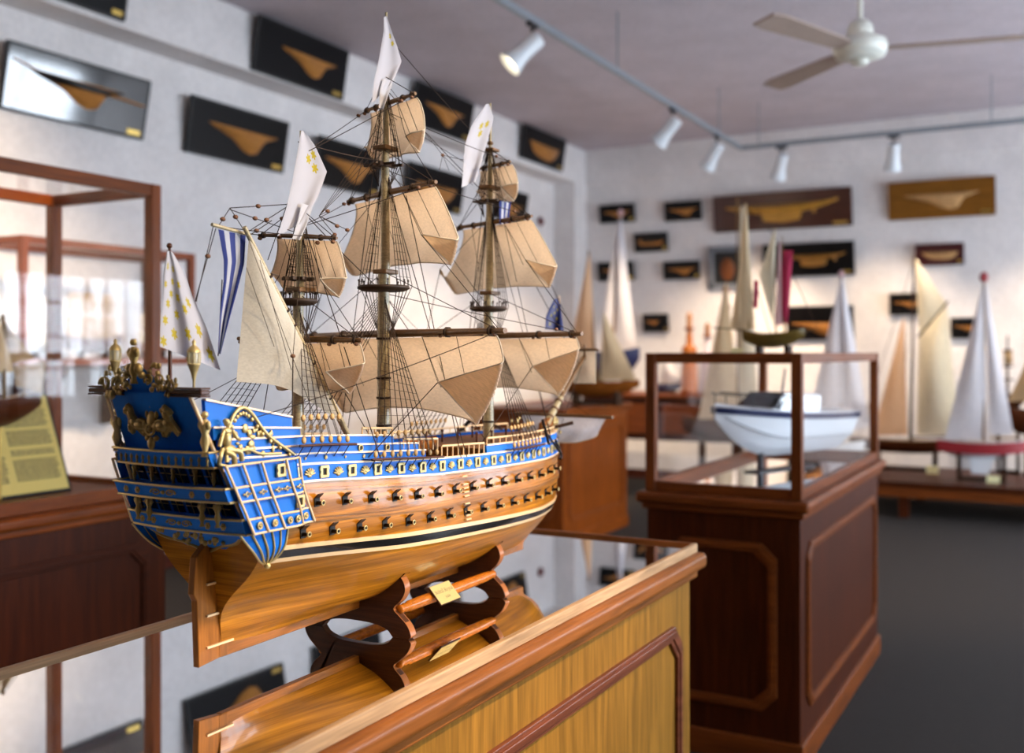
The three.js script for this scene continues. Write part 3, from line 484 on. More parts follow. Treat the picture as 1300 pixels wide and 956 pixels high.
// contents of the tall case
{
  const a = onX(88, 613, LC.x1 - .17), o = thing('text_panel', 'yellowed printed text panel with black edge leaning inside the tall glass case', 'panel', [LC.x1 - .2, .926, a.z + .175]);
  const tex = canvasTex(512, 640, (c, w, h) => { c.fillStyle = '#d8c06a'; c.fillRect(0, 0, w, h); const r = rngMake(3); c.fillStyle = '#4a422c'; const blocks = [[.06, .12, .42, .3], [.54, .12, .42, .2], [.54, .36, .42, .16], [.06, .46, .42, .09], [.54, .56, .42, .06], [.06, .6, .42, .28], [.54, .66, .42, .22]]; for (const [x, y, bw, bh] of blocks) for (let yy = y; yy < y + bh; yy += .016) { let xx = x; while (xx < x + bw - .02) { const l = .01 + .03 * r(); c.fillRect(xx * w, yy * h, Math.min(l, x + bw - xx) * w, 6); xx += l + .008; } } c.fillRect(.1 * w, .05 * h, .6 * w, 9); });
  const b = new THREE.Group(); const W = .42, Hh = .36;
  const bd = part('panel_board', box(-.008, 0, 0, Hh, -W / 2, W / 2, .002), M.blackMatt, o); const sh = part('printed_sheet', new THREE.PlaneGeometry(W - .02, Hh - .02).rotateY(Math.PI / 2).translate(.0012, Hh / 2, 0), std('#ffffff', .7, { map: tex }), o, 'yellowed sheet with columns of small print');
  for (const m of [bd, sh]) m.rotation.z = .38;
  part('easel_leg', rod(V3(-.12, .26, 0), V3(-.2, 0, 0), .006), darkSpar, o);
}
{
  const zc = -2.0, base = .926, cx = -3.02; // small ship standing before the panel, lying along the case
  const xp = -2.98, P = (u, v) => { const p = onX(u, v, xp); return V3(p.x - cx, p.y - base, p.z - zc); };
  const o = thing('model_ship', 'small model ship with tan sails in front of the text panel', 'model boat', [cx, base, zc]);
  const L = .42, h = boatHull(L, .12, .1, { sheer: .3, rock: 2.4, stern: .6 }); const hc = P(-12, 528);
  part('hull', h.hull.rotateY(Math.PI / 2).translate(0, hc.y - .05, hc.z), brownHull, o); part('deck', h.deck.rotateY(Math.PI / 2).translate(0, hc.y - .047, hc.z), spar, o);
  part('bowsprit', rod(P(20, 515), P(54, 458), .006, .003, 8), spar, o); part('mast', rod(P(-14, 520), P(-14, 390), .007, .004, 8), spar, o); part('mast', rod(P(6, 520), P(4, 400), .006, .004, 8), spar, o);
  const sl = (n, q, m, b) => part(n, sailQuad(...q.map(p => P(...p)), b, V3(1, 0, .2)), m, o);
  sl('staysail', [[0, 402], [2, 402], [44, 455], [14, 462]], S.tan, .02); sl('foresail', [[-8, 405], [-2, 400], [18, 472], [-16, 474]], S.beige, .03); sl('spritsail', [[18, 464], [58, 458], [54, 500], [20, 490]], S.tan, .02); sl('mainsail', [[-40, 400], [-16, 400], [-6, 500], [-46, 500]], S.tan, .03);
  for (const [a, b, c, d] of [[-14, 392, 54, 458], [4, 400, 54, 458], [4, 404, 30, 508], [-14, 400, 8, 512]]) part('stay', rod(P(a, b), P(c, d), .0014, .0014, 4), darkSpar, o);
  part('stand', [rod(V3(0, 0, hc.z - .06), V3(0, hc.y - .03, hc.z - .06), .005), rod(V3(0, 0, hc.z + .08), V3(0, hc.y - .03, hc.z + .08), .005)], M.brass, o);
}
// contents of the wall case
{
  const base = 1.366, xp = -4.93;
  for (const [uc, L, label, hm, sm] of [[118, .42, 'reddish model ship with tan sails inside the wall glass case', brownHull, S.tan], [196, .3, 'shorter model ship inside the wall glass case next to the reddish one', teak, S.beige], [52, .26, 'tiny bare hulled model ship at the near end of the wall glass case', greenHull, S.cream]]) {
    const p = onX(uc, 440, xp), o = thing('model_ship', label, 'model boat', [xp, base, p.z]);
    const h = boatHull(L, L * .22, L * .2, { sheer: .3, rock: 2.4, stern: .6 }); part('hull', h.hull.rotateY(Math.PI / 2).translate(0, .03, 0), hm, o); part('deck', h.deck.rotateY(Math.PI / 2).translate(0, .033, 0), spar, o);
    part('stand', [cbox(.05, .06, .012, 0, .03, -L * .2), cbox(.05, .06, .012, 0, .03, L * .2)], darkSpar, o);
    const mh = Math.min(.55, L * 1.05);
    for (const k of [-.22, .08, .3]) { part('mast', rod(V3(0, .03 + L * .18, k * L), V3(0, mh, k * L), .005, .003, 6), spar, o); for (const [y0, y1, w] of [[.25, .55, .13], [.58, .85, .1]]) part('sail', sailQuad(V3(.01, mh * y1, (k - w) * L), V3(.01, mh * y1, (k + w) * L), V3(.01, mh * y0, (k + w * 1.15) * L), V3(.01, mh * y0, (k - w * 1.15) * L), .02, V3(1, 0, 0), 8, 8), sm, o); }
  }
}

// ================================================================ the warship
const XS = -1.09, Z0 = -1.10, ZS = -1.6;                 // centre line, stern post, group origin
const H = {
  wood: phys('#d48a22', .3, { map: streakTex, clearcoat: .28, clearcoatRoughness: .06, specularIntensity: .3 }), dark: wood('#5e3418', .35, .5, fineWoodTex), rudder: wood('#a86a2a', .3, .5, fineWoodTex),
  cream: phys('#eac99a', .35, { clearcoat: .3 }), black: phys('#0d0c0c', .25, { clearcoat: .5 }), blue: phys('#0a70dc', .5, { specularIntensity: .35, clearcoat: .05, clearcoatRoughness: .2, map: plasterTex }), gold: phys('#c9b47c', .38, { metalness: .5 }), goldDark: phys('#9a8450', .4, { metalness: .6 }),
  rope: std('#33241a', .9), ropePale: std('#9a7a58', .9), mast: phys('#d2c49c', .4, { map: fineWoodTex, clearcoat: .25 }), yard: phys('#8a6436', .45, { map: fineWoodTex }), block: std('#6b4426', .6), deadeye: std('#c79f64', .5), top: std('#3c2a1c', .6), sail: phys('#ecd0ae', .95, { map: weaveTex, transmission: .55, thickness: 0, side: THREE.DoubleSide }), lateen: phys('#cfcabc', .95, { map: weaveTex, transmission: .3, thickness: 0, side: THREE.DoubleSide }), boltRope: std('#d8cbb6', .8), deck: wood('#8f6030', .45, .1, fineWoodTex), port: std('#120d0a', .7), cannon: std('#1c1614', .35, { metalness: .6 }), lid: std('#3e2616', .55), window: phys('#0c1020', .12, { clearcoat: .6 }), lampGlass: phys('#e8e4cc', .15, { transmission: .5, thickness: 0 }),
};
streakTex.repeat.set(2.2, 5.5);
const ship = thing('warship_model', 'large three masted warship model with blue and gold stern on the mirrored case', 'model ship', [XS, MIR, ZS]);
const ts = z => -(z - Z0);                                // metres forward of the stern post
const SV = (x, y, t) => V3(x, y, Z0 - t - ZS);            // ship point: x to starboard, y above mirror, t forward
const W2S = p => V3(p.x - XS, p.y - MIR, p.z - ZS);
const px = (u, v, x = 0) => W2S(onX(u, v, XS + x));       // pixel on a fore-and-aft plane

// ---- hull form
const KEEL = .053;
const stemL = y => .90 + .145 * (1 - Math.exp(-Math.max(0, y - KEEL) / .05));
const sternT = y => y < .2 ? -.02 * (y - KEEL) / .147 : -.02 - .1 * ((y - .2) / .22);
function hullX(t, y) {
  const t0 = sternT(y), L = stemL(y), q = clamp((t - t0) / (L - t0));
  const s0 = .05 + .69 * sstep(.09, .215, y), k = Math.sin(Math.PI / 2 * Math.min(1, q / .4));
  let f = s0 + (1 - s0) * Math.pow(k, 1 + .9 * (1 - s0));
  const pb = lerp(1.9, 2.9, sstep(KEEL, .22, y)); if (q > .5) f *= Math.pow(Math.max(0, 1 - Math.pow((q - .5) / .5, pb)), .58);
  const v = clamp((y - KEEL) / .112), g = y < .165 ? Math.pow(1 - Math.pow(1 - v, 1.7), .78) : 1 - 1.5 * Math.pow(y - .165, 1.3);
  return .005 + .131 * f * g;
}
const bandLo = table([[-.12, .3], [.09, .295], [.234, .285], [.39, .274], [.553, .268], [.68, .264], [.834, .26], [1.05, .262]]);
const bandHi = table([[-.12, .326], [.09, .319], [.25, .309], [.41, .299], [.55, .2935], [.7, .29], [1.05, .29]]);
const stripeY = table([[-.1, .205], [.086, .192], [.275, .177], [.544, .163], [.79, .1515], [.92, .15], [1.05, .152]]);
const gunUp = table([[0, .268], [.09, .262], [.356, .242], [.775, .231], [1, .232]]);
const gunLo = table([[0, .223], [.06, .22], [.335, .203], [.756, .189], [1, .19]]);
const topOf = t => bandHi(t);
{
  const g = [];
  for (const s of [-1, 1]) {
    const q = grid((a, b) => { const tTop = lerp(-.075, 1.04, a), yt = topOf(tTop) - .004, y = lerp(KEEL, yt, Math.pow(b, .9)); const t = lerp(sternT(y), stemL(y), 1 - Math.pow(1 - a, 1.35)); return SV(s * hullX(t, y), y, t); }, 90, 30, (a, b, p) => [-p.z, p.y]);
    if (s < 0) { q.index.array.reverse(); q.computeVertexNormals(); } g.push(q);
  }
  g.push(grid((a, b) => { const y = lerp(KEEL, topOf(-.07), b); return SV(lerp(-1, 1, a) * hullX(sternT(y), y), y, sternT(y)); }, 10, 30, (a, b, p) => [p.x, p.y]));
  part('hull', g, H.wood, ship, 'glossy golden planked wooden hull');
}
part('deck', grid((a, b) => { const t = lerp(-.06, 1.0, a); return SV(lerp(-1, 1, b) * (hullX(t, topOf(t)) - .002), topOf(t) - .022, t); }, 50, 8, (a, b, p) => [p.z, p.x]), H.deck, ship);
part('keel', box(-.006, .006, KEEL - .012, KEEL + .012, Z0 - .93 - ZS, Z0 - ZS, .002), H.rudder, ship);
{ // stem and beak
  const pts = []; for (let i = 0; i <= 14; i++) { const y = lerp(KEEL - .01, .3, i / 14); pts.push([-(stemL(y)) - .012, y]); }
  const back = []; for (let i = 14; i >= 0; i--) { const y = lerp(KEEL - .01, .3, i / 14); back.push([-(stemL(y)) + .02, y]); }
  const g = extrude([...pts, [-1.085, .315], [-1.08, .335], [-1.03, .318], ...back], .011, .001); g.rotateY(Math.PI / 2); g.translate(-.0055, 0, 0);
  // extrude x -> -t ; after turning +90 about y, x becomes -z, so flip
  g.rotateY(Math.PI); g.translate(0, 0, Z0 - ZS); part('stem', g, H.rudder, ship);
}
// strip that follows the hull: y0(t)..y1(t), pushed out by off, with thickness
function strip(t0, t1, yLo, yHi, off, side = 1, n = 60, thick = .0025) {
  const P = (a, k, o) => { const t = lerp(t0, t1, a), y = lerp(yLo(t), yHi(t), k); return SV(side * (hullX(t, y) + o), y, t); };
  const uvf = (a, b, p) => [-p.z * 1.0, p.y];
  const g = [grid((a, b) => P(a, b, off + thick), n, 2, uvf), grid((a, b) => P(a, 1, lerp(off + thick, off - .004, b)), n, 1, uvf), grid((a, b) => P(a, 0, lerp(off - .004, off + thick, b)), n, 1, uvf), grid((a, b) => P(0, b, lerp(off - .004, off + thick, a)), 1, 2, uvf), grid((a, b) => P(1, b, lerp(off + thick, off - .004, a)), 1, 2, uvf)];
  if (side < 0) g.forEach(q => { q.index.array.reverse(); q.computeVertexNormals(); });
  return merge(g);
}
const plus = (f, d) => t => f(t) + d;
for (const s of [1, -1]) {
  part('waterline_stripe', strip(.0, 1.0, plus(stripeY, .0055), plus(stripeY, .012), .0005, s), H.cream, ship, 'cream stripe');
  part('waterline_stripe', strip(.0, 1.0, plus(stripeY, -.0065), plus(stripeY, .0055), .0002, s), H.black, ship, 'black stripe');
  part('waterline_stripe', strip(.0, 1.0, plus(stripeY, -.0128), plus(stripeY, -.0065), .0005, s), H.cream, ship, 'cream stripe');
  for (const [f, d, w] of [[gunUp, -.0205, .005], [gunUp, .018, .004], [gunLo, .0165, .004]]) part('wale', strip(.03, 1.0, plus(f, d), plus(f, d + w), .0005, s), H.wood, ship);
  part('blue_band', strip(-.04, 1.0, bandLo, bandHi, .001, s), H.blue, ship, 'bright blue painted band');
  part('band_moulding', strip(-.04, 1.0, plus(bandLo, -.002), plus(bandLo, .0012), .002, s), H.cream, ship); part('band_moulding', strip(-.04, .99, plus(bandHi, -.001), plus(bandHi, .002), .002, s), H.cream, ship);
}
// stepped blue bulwarks of the after body: [t0, t1, y lower, y upper]
const yAt = (c, e) => table([[-.12, e], [.3, c]]);
const tiers = [[-.075, .36, t => bandHi(t) + .002, t => bandHi(t) + .0155], [-.08, .34, t => bandHi(t) + .0155, t => bandHi(t) + .0275], [-.085, .275, t => bandHi(t) + .0275, t => bandHi(t) + .0415], [-.095, .065, t => bandHi(t) + .0415, t => bandHi(t) + .0585 - .03 * (t + .1)], [-.105, .05, t => bandHi(t) + .0585 - .03 * (t + .1), t => .424 - .2 * (t + .12)], [.565, 1.0, t => bandHi(t) + .002, t => bandHi(t) + .0165]];
for (const s of [1, -1]) for (const [a, b, lo, hi] of tiers) {
  part('bulwark', strip(a, b, lo, hi, -.001, s, 40), H.blue, ship, 'stepped bright blue bulwark');
  part('bulwark_rail', strip(a, b, plus(hi, -.0012), plus(hi, .0014), .001, s, 40, .003), H.cream, ship);
}
part('poop_deck', grid((a, b) => { const t = lerp(-.1, .05, a); return SV(lerp(-1, 1, b) * (hullX(t, .38) - .002), .388, t); }, 10, 4, (a, b, p) => [p.z, p.x]), H.deck, ship);
part('quarter_deck', grid((a, b) => { const t = lerp(-.08, .275, a); return SV(lerp(-1, 1, b) * (hullX(t, .34) - .002), .344 - .03 * a, t); }, 12, 4, (a, b, p) => [p.z, p.x]), H.deck, ship);
part('poop_bulkhead', box(-.075, .075, .33, .39, Z0 - .054 - ZS, Z0 - .05 - ZS), H.deck, ship);
part('forecastle_deck', grid((a, b) => { const t = lerp(.57, 1.0, a); return SV(lerp(-1, 1, b) * (hullX(t, .3) - .002), .3, t); }, 20, 4, (a, b, p) => [p.z, p.x]), H.deck, ship);
part('forecastle_bulkhead', box(-.1, .1, .27, .302, Z0 - .574 - ZS, Z0 - .57 - ZS), H.deck, ship);
// balustrades
function balustrade(t0, t1, yLo, yHi, n, s = 1) {
  const r = []; for (let i = 0; i <= n; i++) { const t = lerp(t0, t1, i / n), x = s * hullX(t, yLo(t)); r.push(rod(SV(x, yLo(t), t), SV(x, yHi(t), t), .0014, .0014, 5)); }
  const pts = Array.from({ length: 9 }, (_, i) => { const t = lerp(t0, t1, i / 8); return SV(s * hullX(t, yLo(t)), yHi(t), t); });
  r.push(tube(pts, .0022, 20, 5)); part('balustrade', r, H.cream, ship);
}
for (const s of [1, -1]) { balustrade(.41, .555, plus(bandHi, .001), plus(bandHi, .021), 8, s); balustrade(.57, .98, plus(bandHi, .016), plus(bandHi, .029), 16, s); balustrade(.2, .275, t => bandHi(t) + .0415, t => bandHi(t) + .052, 5, s); balustrade(.3, .4, t => bandHi(t) + .0155, t => bandHi(t) + .034, 7, s); }
// ---- guns: port, lid, barrel on the starboard side, along two decks
function outward(t, y, s = 1) { const e = .004, dx = (hullX(t + e, y) - hullX(t - e, y)) / (2 * e); return V3(s, 0, 0).add(V3(0, 0, s * 0)).add(V3(0, 0, dx)).normalize(); }
const portG = cbox(.011, .013, .004), lidG = cbox(.0105, .011, .0016, 0, .0055, 0).rotateX(.9), barrelG = rod(V3(0, 0, -.004), V3(0, 0, .014), .0034, .0028, 8), ringG = new THREE.TorusGeometry(.0034, .0011, 5, 10).translate(0, 0, .014);
for (const s of [1, -1]) for (const [f, t0, t1, n] of [[gunUp, .09, .905, 15], [gunLo, .06, .88, 15]]) for (let i = 0; i < n; i++) {
  const t = lerp(t0, t1, i / (n - 1)), y = f(t), nrm = outward(t, y, s), p = SV(s * (hullX(t, y) - .0005), y, t);
  const q = new THREE.Quaternion().setFromUnitVectors(V3(0, 0, 1), nrm);
  const port = part('gun_port', portG, H.port, ship); port.position.copy(p); port.quaternion.copy(q);
  const lid = part('port_lid', lidG, H.lid, port); lid.position.set(0, .0065, .001);
  const c = part('cannon', barrelG, H.cannon, port); c.position.set(0, -.001, 0); part('muzzle_ring', ringG, H.gold, port);
}
// boarding steps
for (const [f, d] of [[gunUp, .022], [gunUp, .008], [gunUp, .001], [gunUp, -.006], [gunUp, -.013], [gunLo, .014], [gunLo, .0], [gunLo, -.007], [gunLo, -.014]]) { const t = .475, y = f(t) + d; part('boarding_step', cbox(.005, .0028, .017, hullX(t, y) + .0015, y, Z0 - t - ZS, .001), H.cream, ship); }
// gilt framed ports and shells along the blue band
const frameG = (() => { const o = [[-.008, -.0085], [.008, -.0085], [.009, -.004], [.0075, 0], [.009, .004], [.008, .0085], [-.008, .0085], [-.009, .004], [-.0075, 0], [-.009, -.004]]; return extrude(o, .002, .0008, [[[-.0045, -.0058], [-.0045, .0058], [.0045, .0058], [.0045, -.0058]]]); })();
const shellG = (() => { const g = []; for (let k = 0; k < 7; k++) { const a = Math.PI * (.08 + .84 * k / 6), b = new THREE.CapsuleGeometry(.0015, .007, 2, 5); b.translate(0, .0062, 0); b.rotateZ(a - Math.PI / 2); b.translate(0, -.004, .0015); g.push(b); } g.push(ball(0, -.005, .001, .0035, .7, 1.2, .6)); return merge(g); })();
const bandPort = cbox(.009, .0115, .001, 0, 0, .0004), starG = (() => { const g = []; for (let k = 0; k < 4; k++) { const b = new THREE.CapsuleGeometry(.0009, .006, 2, 4); b.rotateZ(k * Math.PI / 4); g.push(b); } g.push(ball(0, 0, 0, .0018, 1, 1, .7)); return merge(g); })();
for (const s of [1, -1]) for (let i = 0; i < 16; i++) {
  const t = .045 + i * .0595, y = (bandLo(t) + bandHi(t)) / 2, put = (n, g, m, tt, par = ship) => { const yy = (bandLo(tt) + bandHi(tt)) / 2, e = part(n, g, m, par); e.position.copy(SV(s * (hullX(tt, yy) + .0035), yy, tt)); e.quaternion.setFromUnitVectors(V3(0, 0, 1), outward(tt, yy, s)); return e; };
  const f = put('gilt_port_frame', frameG, H.gold, t); part('dark_opening', bandPort, H.port, f); put('gilt_shell', shellG, H.gold, t + .0297);
}
for (let i = 0; i < 7; i++) { const t = .07 + i * .042, y = bandHi(t) + .0087, e = part('gilt_star', starG, H.gold, ship); e.position.copy(SV(hullX(t, y) + .003, y, t)); e.quaternion.setFromUnitVectors(V3(0, 0, 1), outward(t, y)); e.scale.setScalar(i % 2 ? .9 : .6); }
for (const [t, dy] of [[.19, .0215], [.255, .0215]]) { const y = bandHi(t) + dy, e = part('round_port', new THREE.TorusGeometry(.0045, .0014, 6, 14), H.gold, ship); e.position.copy(SV(hullX(t, y) + .003, y, t)); e.quaternion.setFromUnitVectors(V3(0, 0, 1), outward(t, y)); part('dark_opening', new THREE.CircleGeometry(.0042, 12), H.port, e); }

// ---- rudder
{
  const y0 = KEEL - .01;
  const g = extrude([[.004, y0], [.042, y0 - .004], [.046, y0 + .09], [.052, y0 + .1], [.048, y0 + .15], [.03, y0 + .165], [.006, y0 + .165]], .009, .0015); g.rotateY(-Math.PI / 2); g.translate(.0045, 0, Z0 - ZS);
  const r = part('rudder', woodUV(g, 1), H.rudder, ship);
  for (const y of [y0 + .018, y0 + .063, y0 + .108]) part('hinge_strap', [box(-.009, .009, y, y + .003, Z0 - ZS - .022, Z0 - ZS + .03)], H.cream, r);
  part('stern_post', woodUV(extrude([[-.012, y0], [.003, y0], [.012, .21], [-.012, .21]], .011, .001).rotateY(-Math.PI / 2).translate(.0055, 0, Z0 - ZS), 1), H.rudder, ship);
}
// ---- stern galleries. Everything stands on the raked transom; s runs across, y up, a aft of it
const sternHalf = y => hullX(sternT(y), y);
const SA = (x, y, aft) => SV(x, y, sternT(y) - aft);
function sternPanel(y0, y1, aft, extra, n = 12) { return grid((a, b) => { const y = lerp(y0, y1, b), w = sternHalf(y) + extra, x = lerp(-1, 1, a) * w; return SA(x, y, aft + .008 * (1 - (x / w) ** 2)); }, n, 6); }
part('transom_panel', sternPanel(.225, .43, .003, .001), H.blue, ship, 'dark blue transom');
function gallery(name, y0, y1, aft, extra, mat) { // a box balcony round the stern
  const w = (sternHalf((y0 + y1) / 2) + extra), f = (x) => aft + .01 * (1 - (x / w) ** 2);
  const P = (x, y, k) => SA(x, y, k);
  const g = [grid((a, b) => { const x = lerp(-w, w, a); return P(x, lerp(y0, y1, b), f(x)); }, 14, 2), grid((a, b) => { const x = lerp(-w, w, a); return P(x, y1, lerp(f(x), 0, b)); }, 14, 1), grid((a, b) => { const x = lerp(-w, w, a); return P(x, y0, lerp(0, f(x), b)); }, 14, 1)];
  for (const s of [-1, 1]) { const q = grid((a, b) => P(s * w, lerp(y0, y1, b), lerp(f(w), -.01, a)), 2, 2); if (s < 0) { q.index.array.reverse(); q.computeVertexNormals(); } g.push(q); }
  const o = part(name, g, mat, ship); const rails = [];
  for (const y of [y0, y1]) { rails.push(tube(Array.from({ length: 13 }, (_, i) => { const x = lerp(-w, w, i / 12); return P(x, y, f(x) + .0005); }), .0018, 24, 5)); for (const s of [-1, 1]) rails.push(rod(P(s * w, y, f(w)), P(s * w, y, -.008), .0018, .0018, 5)); }
  part('gilt_moulding', rails, H.gold, o); o.userData.label = 'blue stern gallery with gilt mouldings';
  return { o, w, f };
}
const ros = (x, y, aft, r, par) => { const g = []; for (let k = 0; k < 6; k++) { const a = k * Math.PI / 3; g.push(ball(Math.cos(a) * r * .62, Math.sin(a) * r * .62, 0, r * .42, 1, 1, .5, 6)); } g.push(ball(0, 0, r * .2, r * .4, 1, 1, .7, 6)); const e = part('gilt_rosette', merge(g), H.goldDark, par); e.position.copy(SA(x, y, aft)); return e; };
const scroll = (x, y, aft, w, h, par) => { const g = []; for (const s of [-1, 1]) { const pts = Array.from({ length: 14 }, (_, i) => { const a = i / 13 * Math.PI * 3, r = lerp(.5, .1, i / 13); return V3(s * (w * .28 + Math.cos(a) * r * w * .4), Math.sin(a) * r * h, 0); }); g.push(tube(pts, h * .12, 26, 5)); g.push(ball(s * w * .46, 0, 0, h * .2)); } g.push(ball(0, 0, 0, h * .32, 1, 1.4, .6)); const e = part('gilt_scroll', merge(g), H.goldDark, par); e.position.copy(SA(x, y, aft)); return e; };
const caryatid = (() => merge([lathe([[0, -.02], [.0035, -.02], [.002, -.015], [.0045, -.008], [.0026, -.002], [.005, .004], [.0032, .009], [.0018, .011], [0, .0112]], 9), ball(0, .0145, .0004, .0031), ball(.0045, .006, .001, .0022, 1.8), ball(-.0045, .006, .001, .0022, 1.8)]))();
const put = (n, g, m, p, par = ship, sc = 1, ry = 0) => { const e = part(n, g, m, par); e.position.copy(p); e.scale.setScalar(sc); e.rotation.y = ry; return e; };
const gLow = gallery('stern_gallery', .236, .257, .022, .012, H.blue), gMid = gallery('stern_gallery', .283, .302, .03, .014, H.blue), gTop = gallery('stern_gallery', .33, .351, .022, .004, H.blue);
part('under_counter', [...[-1, 1].map(s => tube([SA(s * .095, .235, .015), SA(s * .07, .218, .01), SA(s * .035, .21, .004), SA(s * .008, .2, .002)], .0028, 20, 6)), ...[...Array(26)].map((_, i) => { const r = rngMake(40 + i), x = lerp(-.07, .07, r()), k = r(), y = lerp(.212, .232, k); return ball(x * lerp(.6, 1, k), y, SA(0, y, .006 + .018 * (y - .205) / .032).z, .0022 + .0024 * r(), .8 + r(), 1 + r(), .8, 6); })], H.goldDark, ship, 'carved gilt scrolls under the lowest gallery');
part('under_counter_panel', grid((a, b) => SA(lerp(-1, 1, a) * (sternHalf(.236) + .012) * lerp(.35, 1, b), lerp(.205, .237, b), .002 + .02 * b), 12, 5), H.blue, ship);
for (const [i, x] of [-.078, -.052, .052, .078].entries()) { ros(x, .2465, gLow.f(x) + .002, .0052, gLow.o); ros(x, .2925, gMid.f(x) + .002, .005, gMid.o); put('gilt_caryatid', caryatid, H.goldDark, SA(x * .98, .268, gLow.f(x) + .001), ship, 1.05); }
scroll(0, .2465, gLow.f(0) + .002, .05, .009, gLow.o); scroll(0, .2925, gMid.f(0) + .002, .05, .009, gMid.o);
for (const x of [-.082, -.045, .0, .045, .082]) put('gilt_column', caryatid, H.goldDark, SA(x * .93, .317, .012), ship, .72);
{ const nb = 15; for (let i = 0; i < nb; i++) { const x = lerp(-gTop.w + .004, gTop.w - .004, i / (nb - 1)); put('baluster', lathe([[0, -.008], [.002, -.008], [.001, -.004], [.0022, 0], [.001, .004], [.002, .008], [0, .008]], 7), H.goldDark, SA(x, .3405, gTop.f(x) + .001), gTop.o); } }
for (const [y0, y1] of [[.2585, .281], [.3035, .328]]) for (let i = 0; i < 6; i++) { const w = sternHalf((y0 + y1) / 2) * .94, x0 = lerp(-w, w, i / 6) + .0025, x1 = lerp(-w, w, (i + 1) / 6) - .0025; const e = part('stern_window', grid((a, b) => { const x = lerp(x0, x1, a); return SA(x, lerp(y0, y1, b), .0042 + .008 * (1 - (x / w) ** 2)); }, 4, 2), H.window, ship, 'dark stern window'); part('glazing_bar', [rod(SA((x0 + x1) / 2, y0, .0135), SA((x0 + x1) / 2, y1, .0135), .0007, .0007, 4), rod(SA(x0, (y0 + y1) / 2, .0125), SA(x1, (y0 + y1) / 2, .0125), .0006, .0006, 4)], H.goldDark, e); }
// upper panel relief: two horses and a rider
{
  const horse = [[0, 0], [.004, .006], [.012, .008], [.019, .006], [.022, .014], [.021, .022], [.025, .026], [.031, .021], [.033, .017], [.029, .014], [.029, .008], [.033, .0], [.036, -.007], [.032, -.011], [.028, -.004], [.02, -.006], [.014, -.013], [.008, -.013], [.008, -.006], [.002, -.006]];
  const y = .388, T0 = SA(0, y, .014);
  for (const s of [-1, 1]) { const g = extrude(horse.map(p => [p[0] * 1.15 * s, p[1] * 1.15]), .004, .0015); const q = (x, y, r, sy = 1, sx = 1) => ball(x * 1.15 * s, y * 1.15, .005, r, sy, sx, .7, 8); const e = part('gilt_horse', merge([g, q(.013, .001, .0085, .8, 1.3), q(.022, .004, .006, 1.1), q(.0235, .014, .0042, 1.7), q(.0275, .0215, .0032, .9, 1.6), q(.004, 0, .006, 1.1), q(.033, -.004, .0026, 1.9), q(.011, -.01, .0028, 1.6), q(.0205, .021, .0022, 1.8)]), H.goldDark, ship); e.position.copy(T0).add(V3(s * .006, -.002, 0)); e.rotation.x = .42; }
  put('gilt_rider', merge([ball(0, .004, 0, .009, 1.5, 1, .6), ball(0, .024, 0, .0048), ball(.009, .012, 0, .003, 2, 1, 1), ball(-.009, .012, 0, .003, 2, 1, 1), new THREE.TorusGeometry(.0075, .002, 6, 14).translate(0, -.008, .003), ball(0, -.008, .003, .004), ball(0, -.027, .001, .007, 1.3, .9, .6), ball(.008, -.02, 0, .004), ball(-.008, -.02, 0, .004)]), H.goldDark, T0.clone().add(V3(0, 0, .003)));
  for (const s of [-1, 1]) put('gilt_side_figure', caryatid, H.gold, SA(s * (sternHalf(.38) + .002), .378, .008), ship, 1.6);
  for (const s of [-1, 1]) part('corner_moulding', tube([.236, .28, .33, .36, .39, .425].map(yy => SA(s * (sternHalf(yy) + .003), yy, .008)), .0026, 24, 6), H.cream, ship);
}
// taffrail crest and lanterns
part('taffrail', [-1, 1].map(s => merge([cbox(.064, .006, .016, s * .075, .4315, SA(0, .43, .006).z, .0015), cbox(.064, .0025, .018, s * .075, .4365, SA(0, .43, .006).z, .001), cbox(.064, .0025, .018, s * .075, .4265, SA(0, .43, .006).z, .001)])), H.dark, ship, 'dark taffrail with gilt edges');
part('taffrail_panel', grid((a, b) => { const x = lerp(-.05, .05, a), top = .43 + .034 * Math.cos(x / .05 * Math.PI / 2) ** 1.6; return SA(x, lerp(.42, top, b), .006); }, 16, 6), H.blue, ship);
function crest(x, y, sc, seed) { const r = rngMake(seed), g = []; for (let k = 0; k < 30; k++) { const a = r() * 6.28, d = Math.sqrt(r()) * .02; g.push(ball(Math.cos(a) * d * 1.25, Math.sin(a) * d * 1.2, (r() - .5) * .006, .002 + .0026 * r(), .8 + .8 * r(), .8 + .6 * r(), .8, 6)); } for (const s of [-1, 1]) g.push(tube(Array.from({ length: 12 }, (_, i) => { const q = i / 11 * 6.5, rr = lerp(.012, .002, i / 11); return V3(s * (.012 + Math.cos(q) * rr), -.004 + Math.sin(q) * rr, .003); }), .002, 24, 5)); const e = put('gilt_crest', merge(g), H.goldDark, SA(x, y, .011), ship, sc); return e; }
crest(-.055, .444, .95, 3); crest(-.03, .448, .7, 31); crest(.03, .45, .75, 9); crest(.05, .44, .65, 17); put('gilt_crest_figure', merge([caryatid.clone().scale(1.6, 1.6, 1.6), ball(.008, -.012, 0, .006, 1.3), ball(-.008, -.012, 0, .006, 1.3), ball(.014, -.02, 0, .005), ball(-.014, -.02, 0, .005)]), H.goldDark, SA(0, .474, .008));
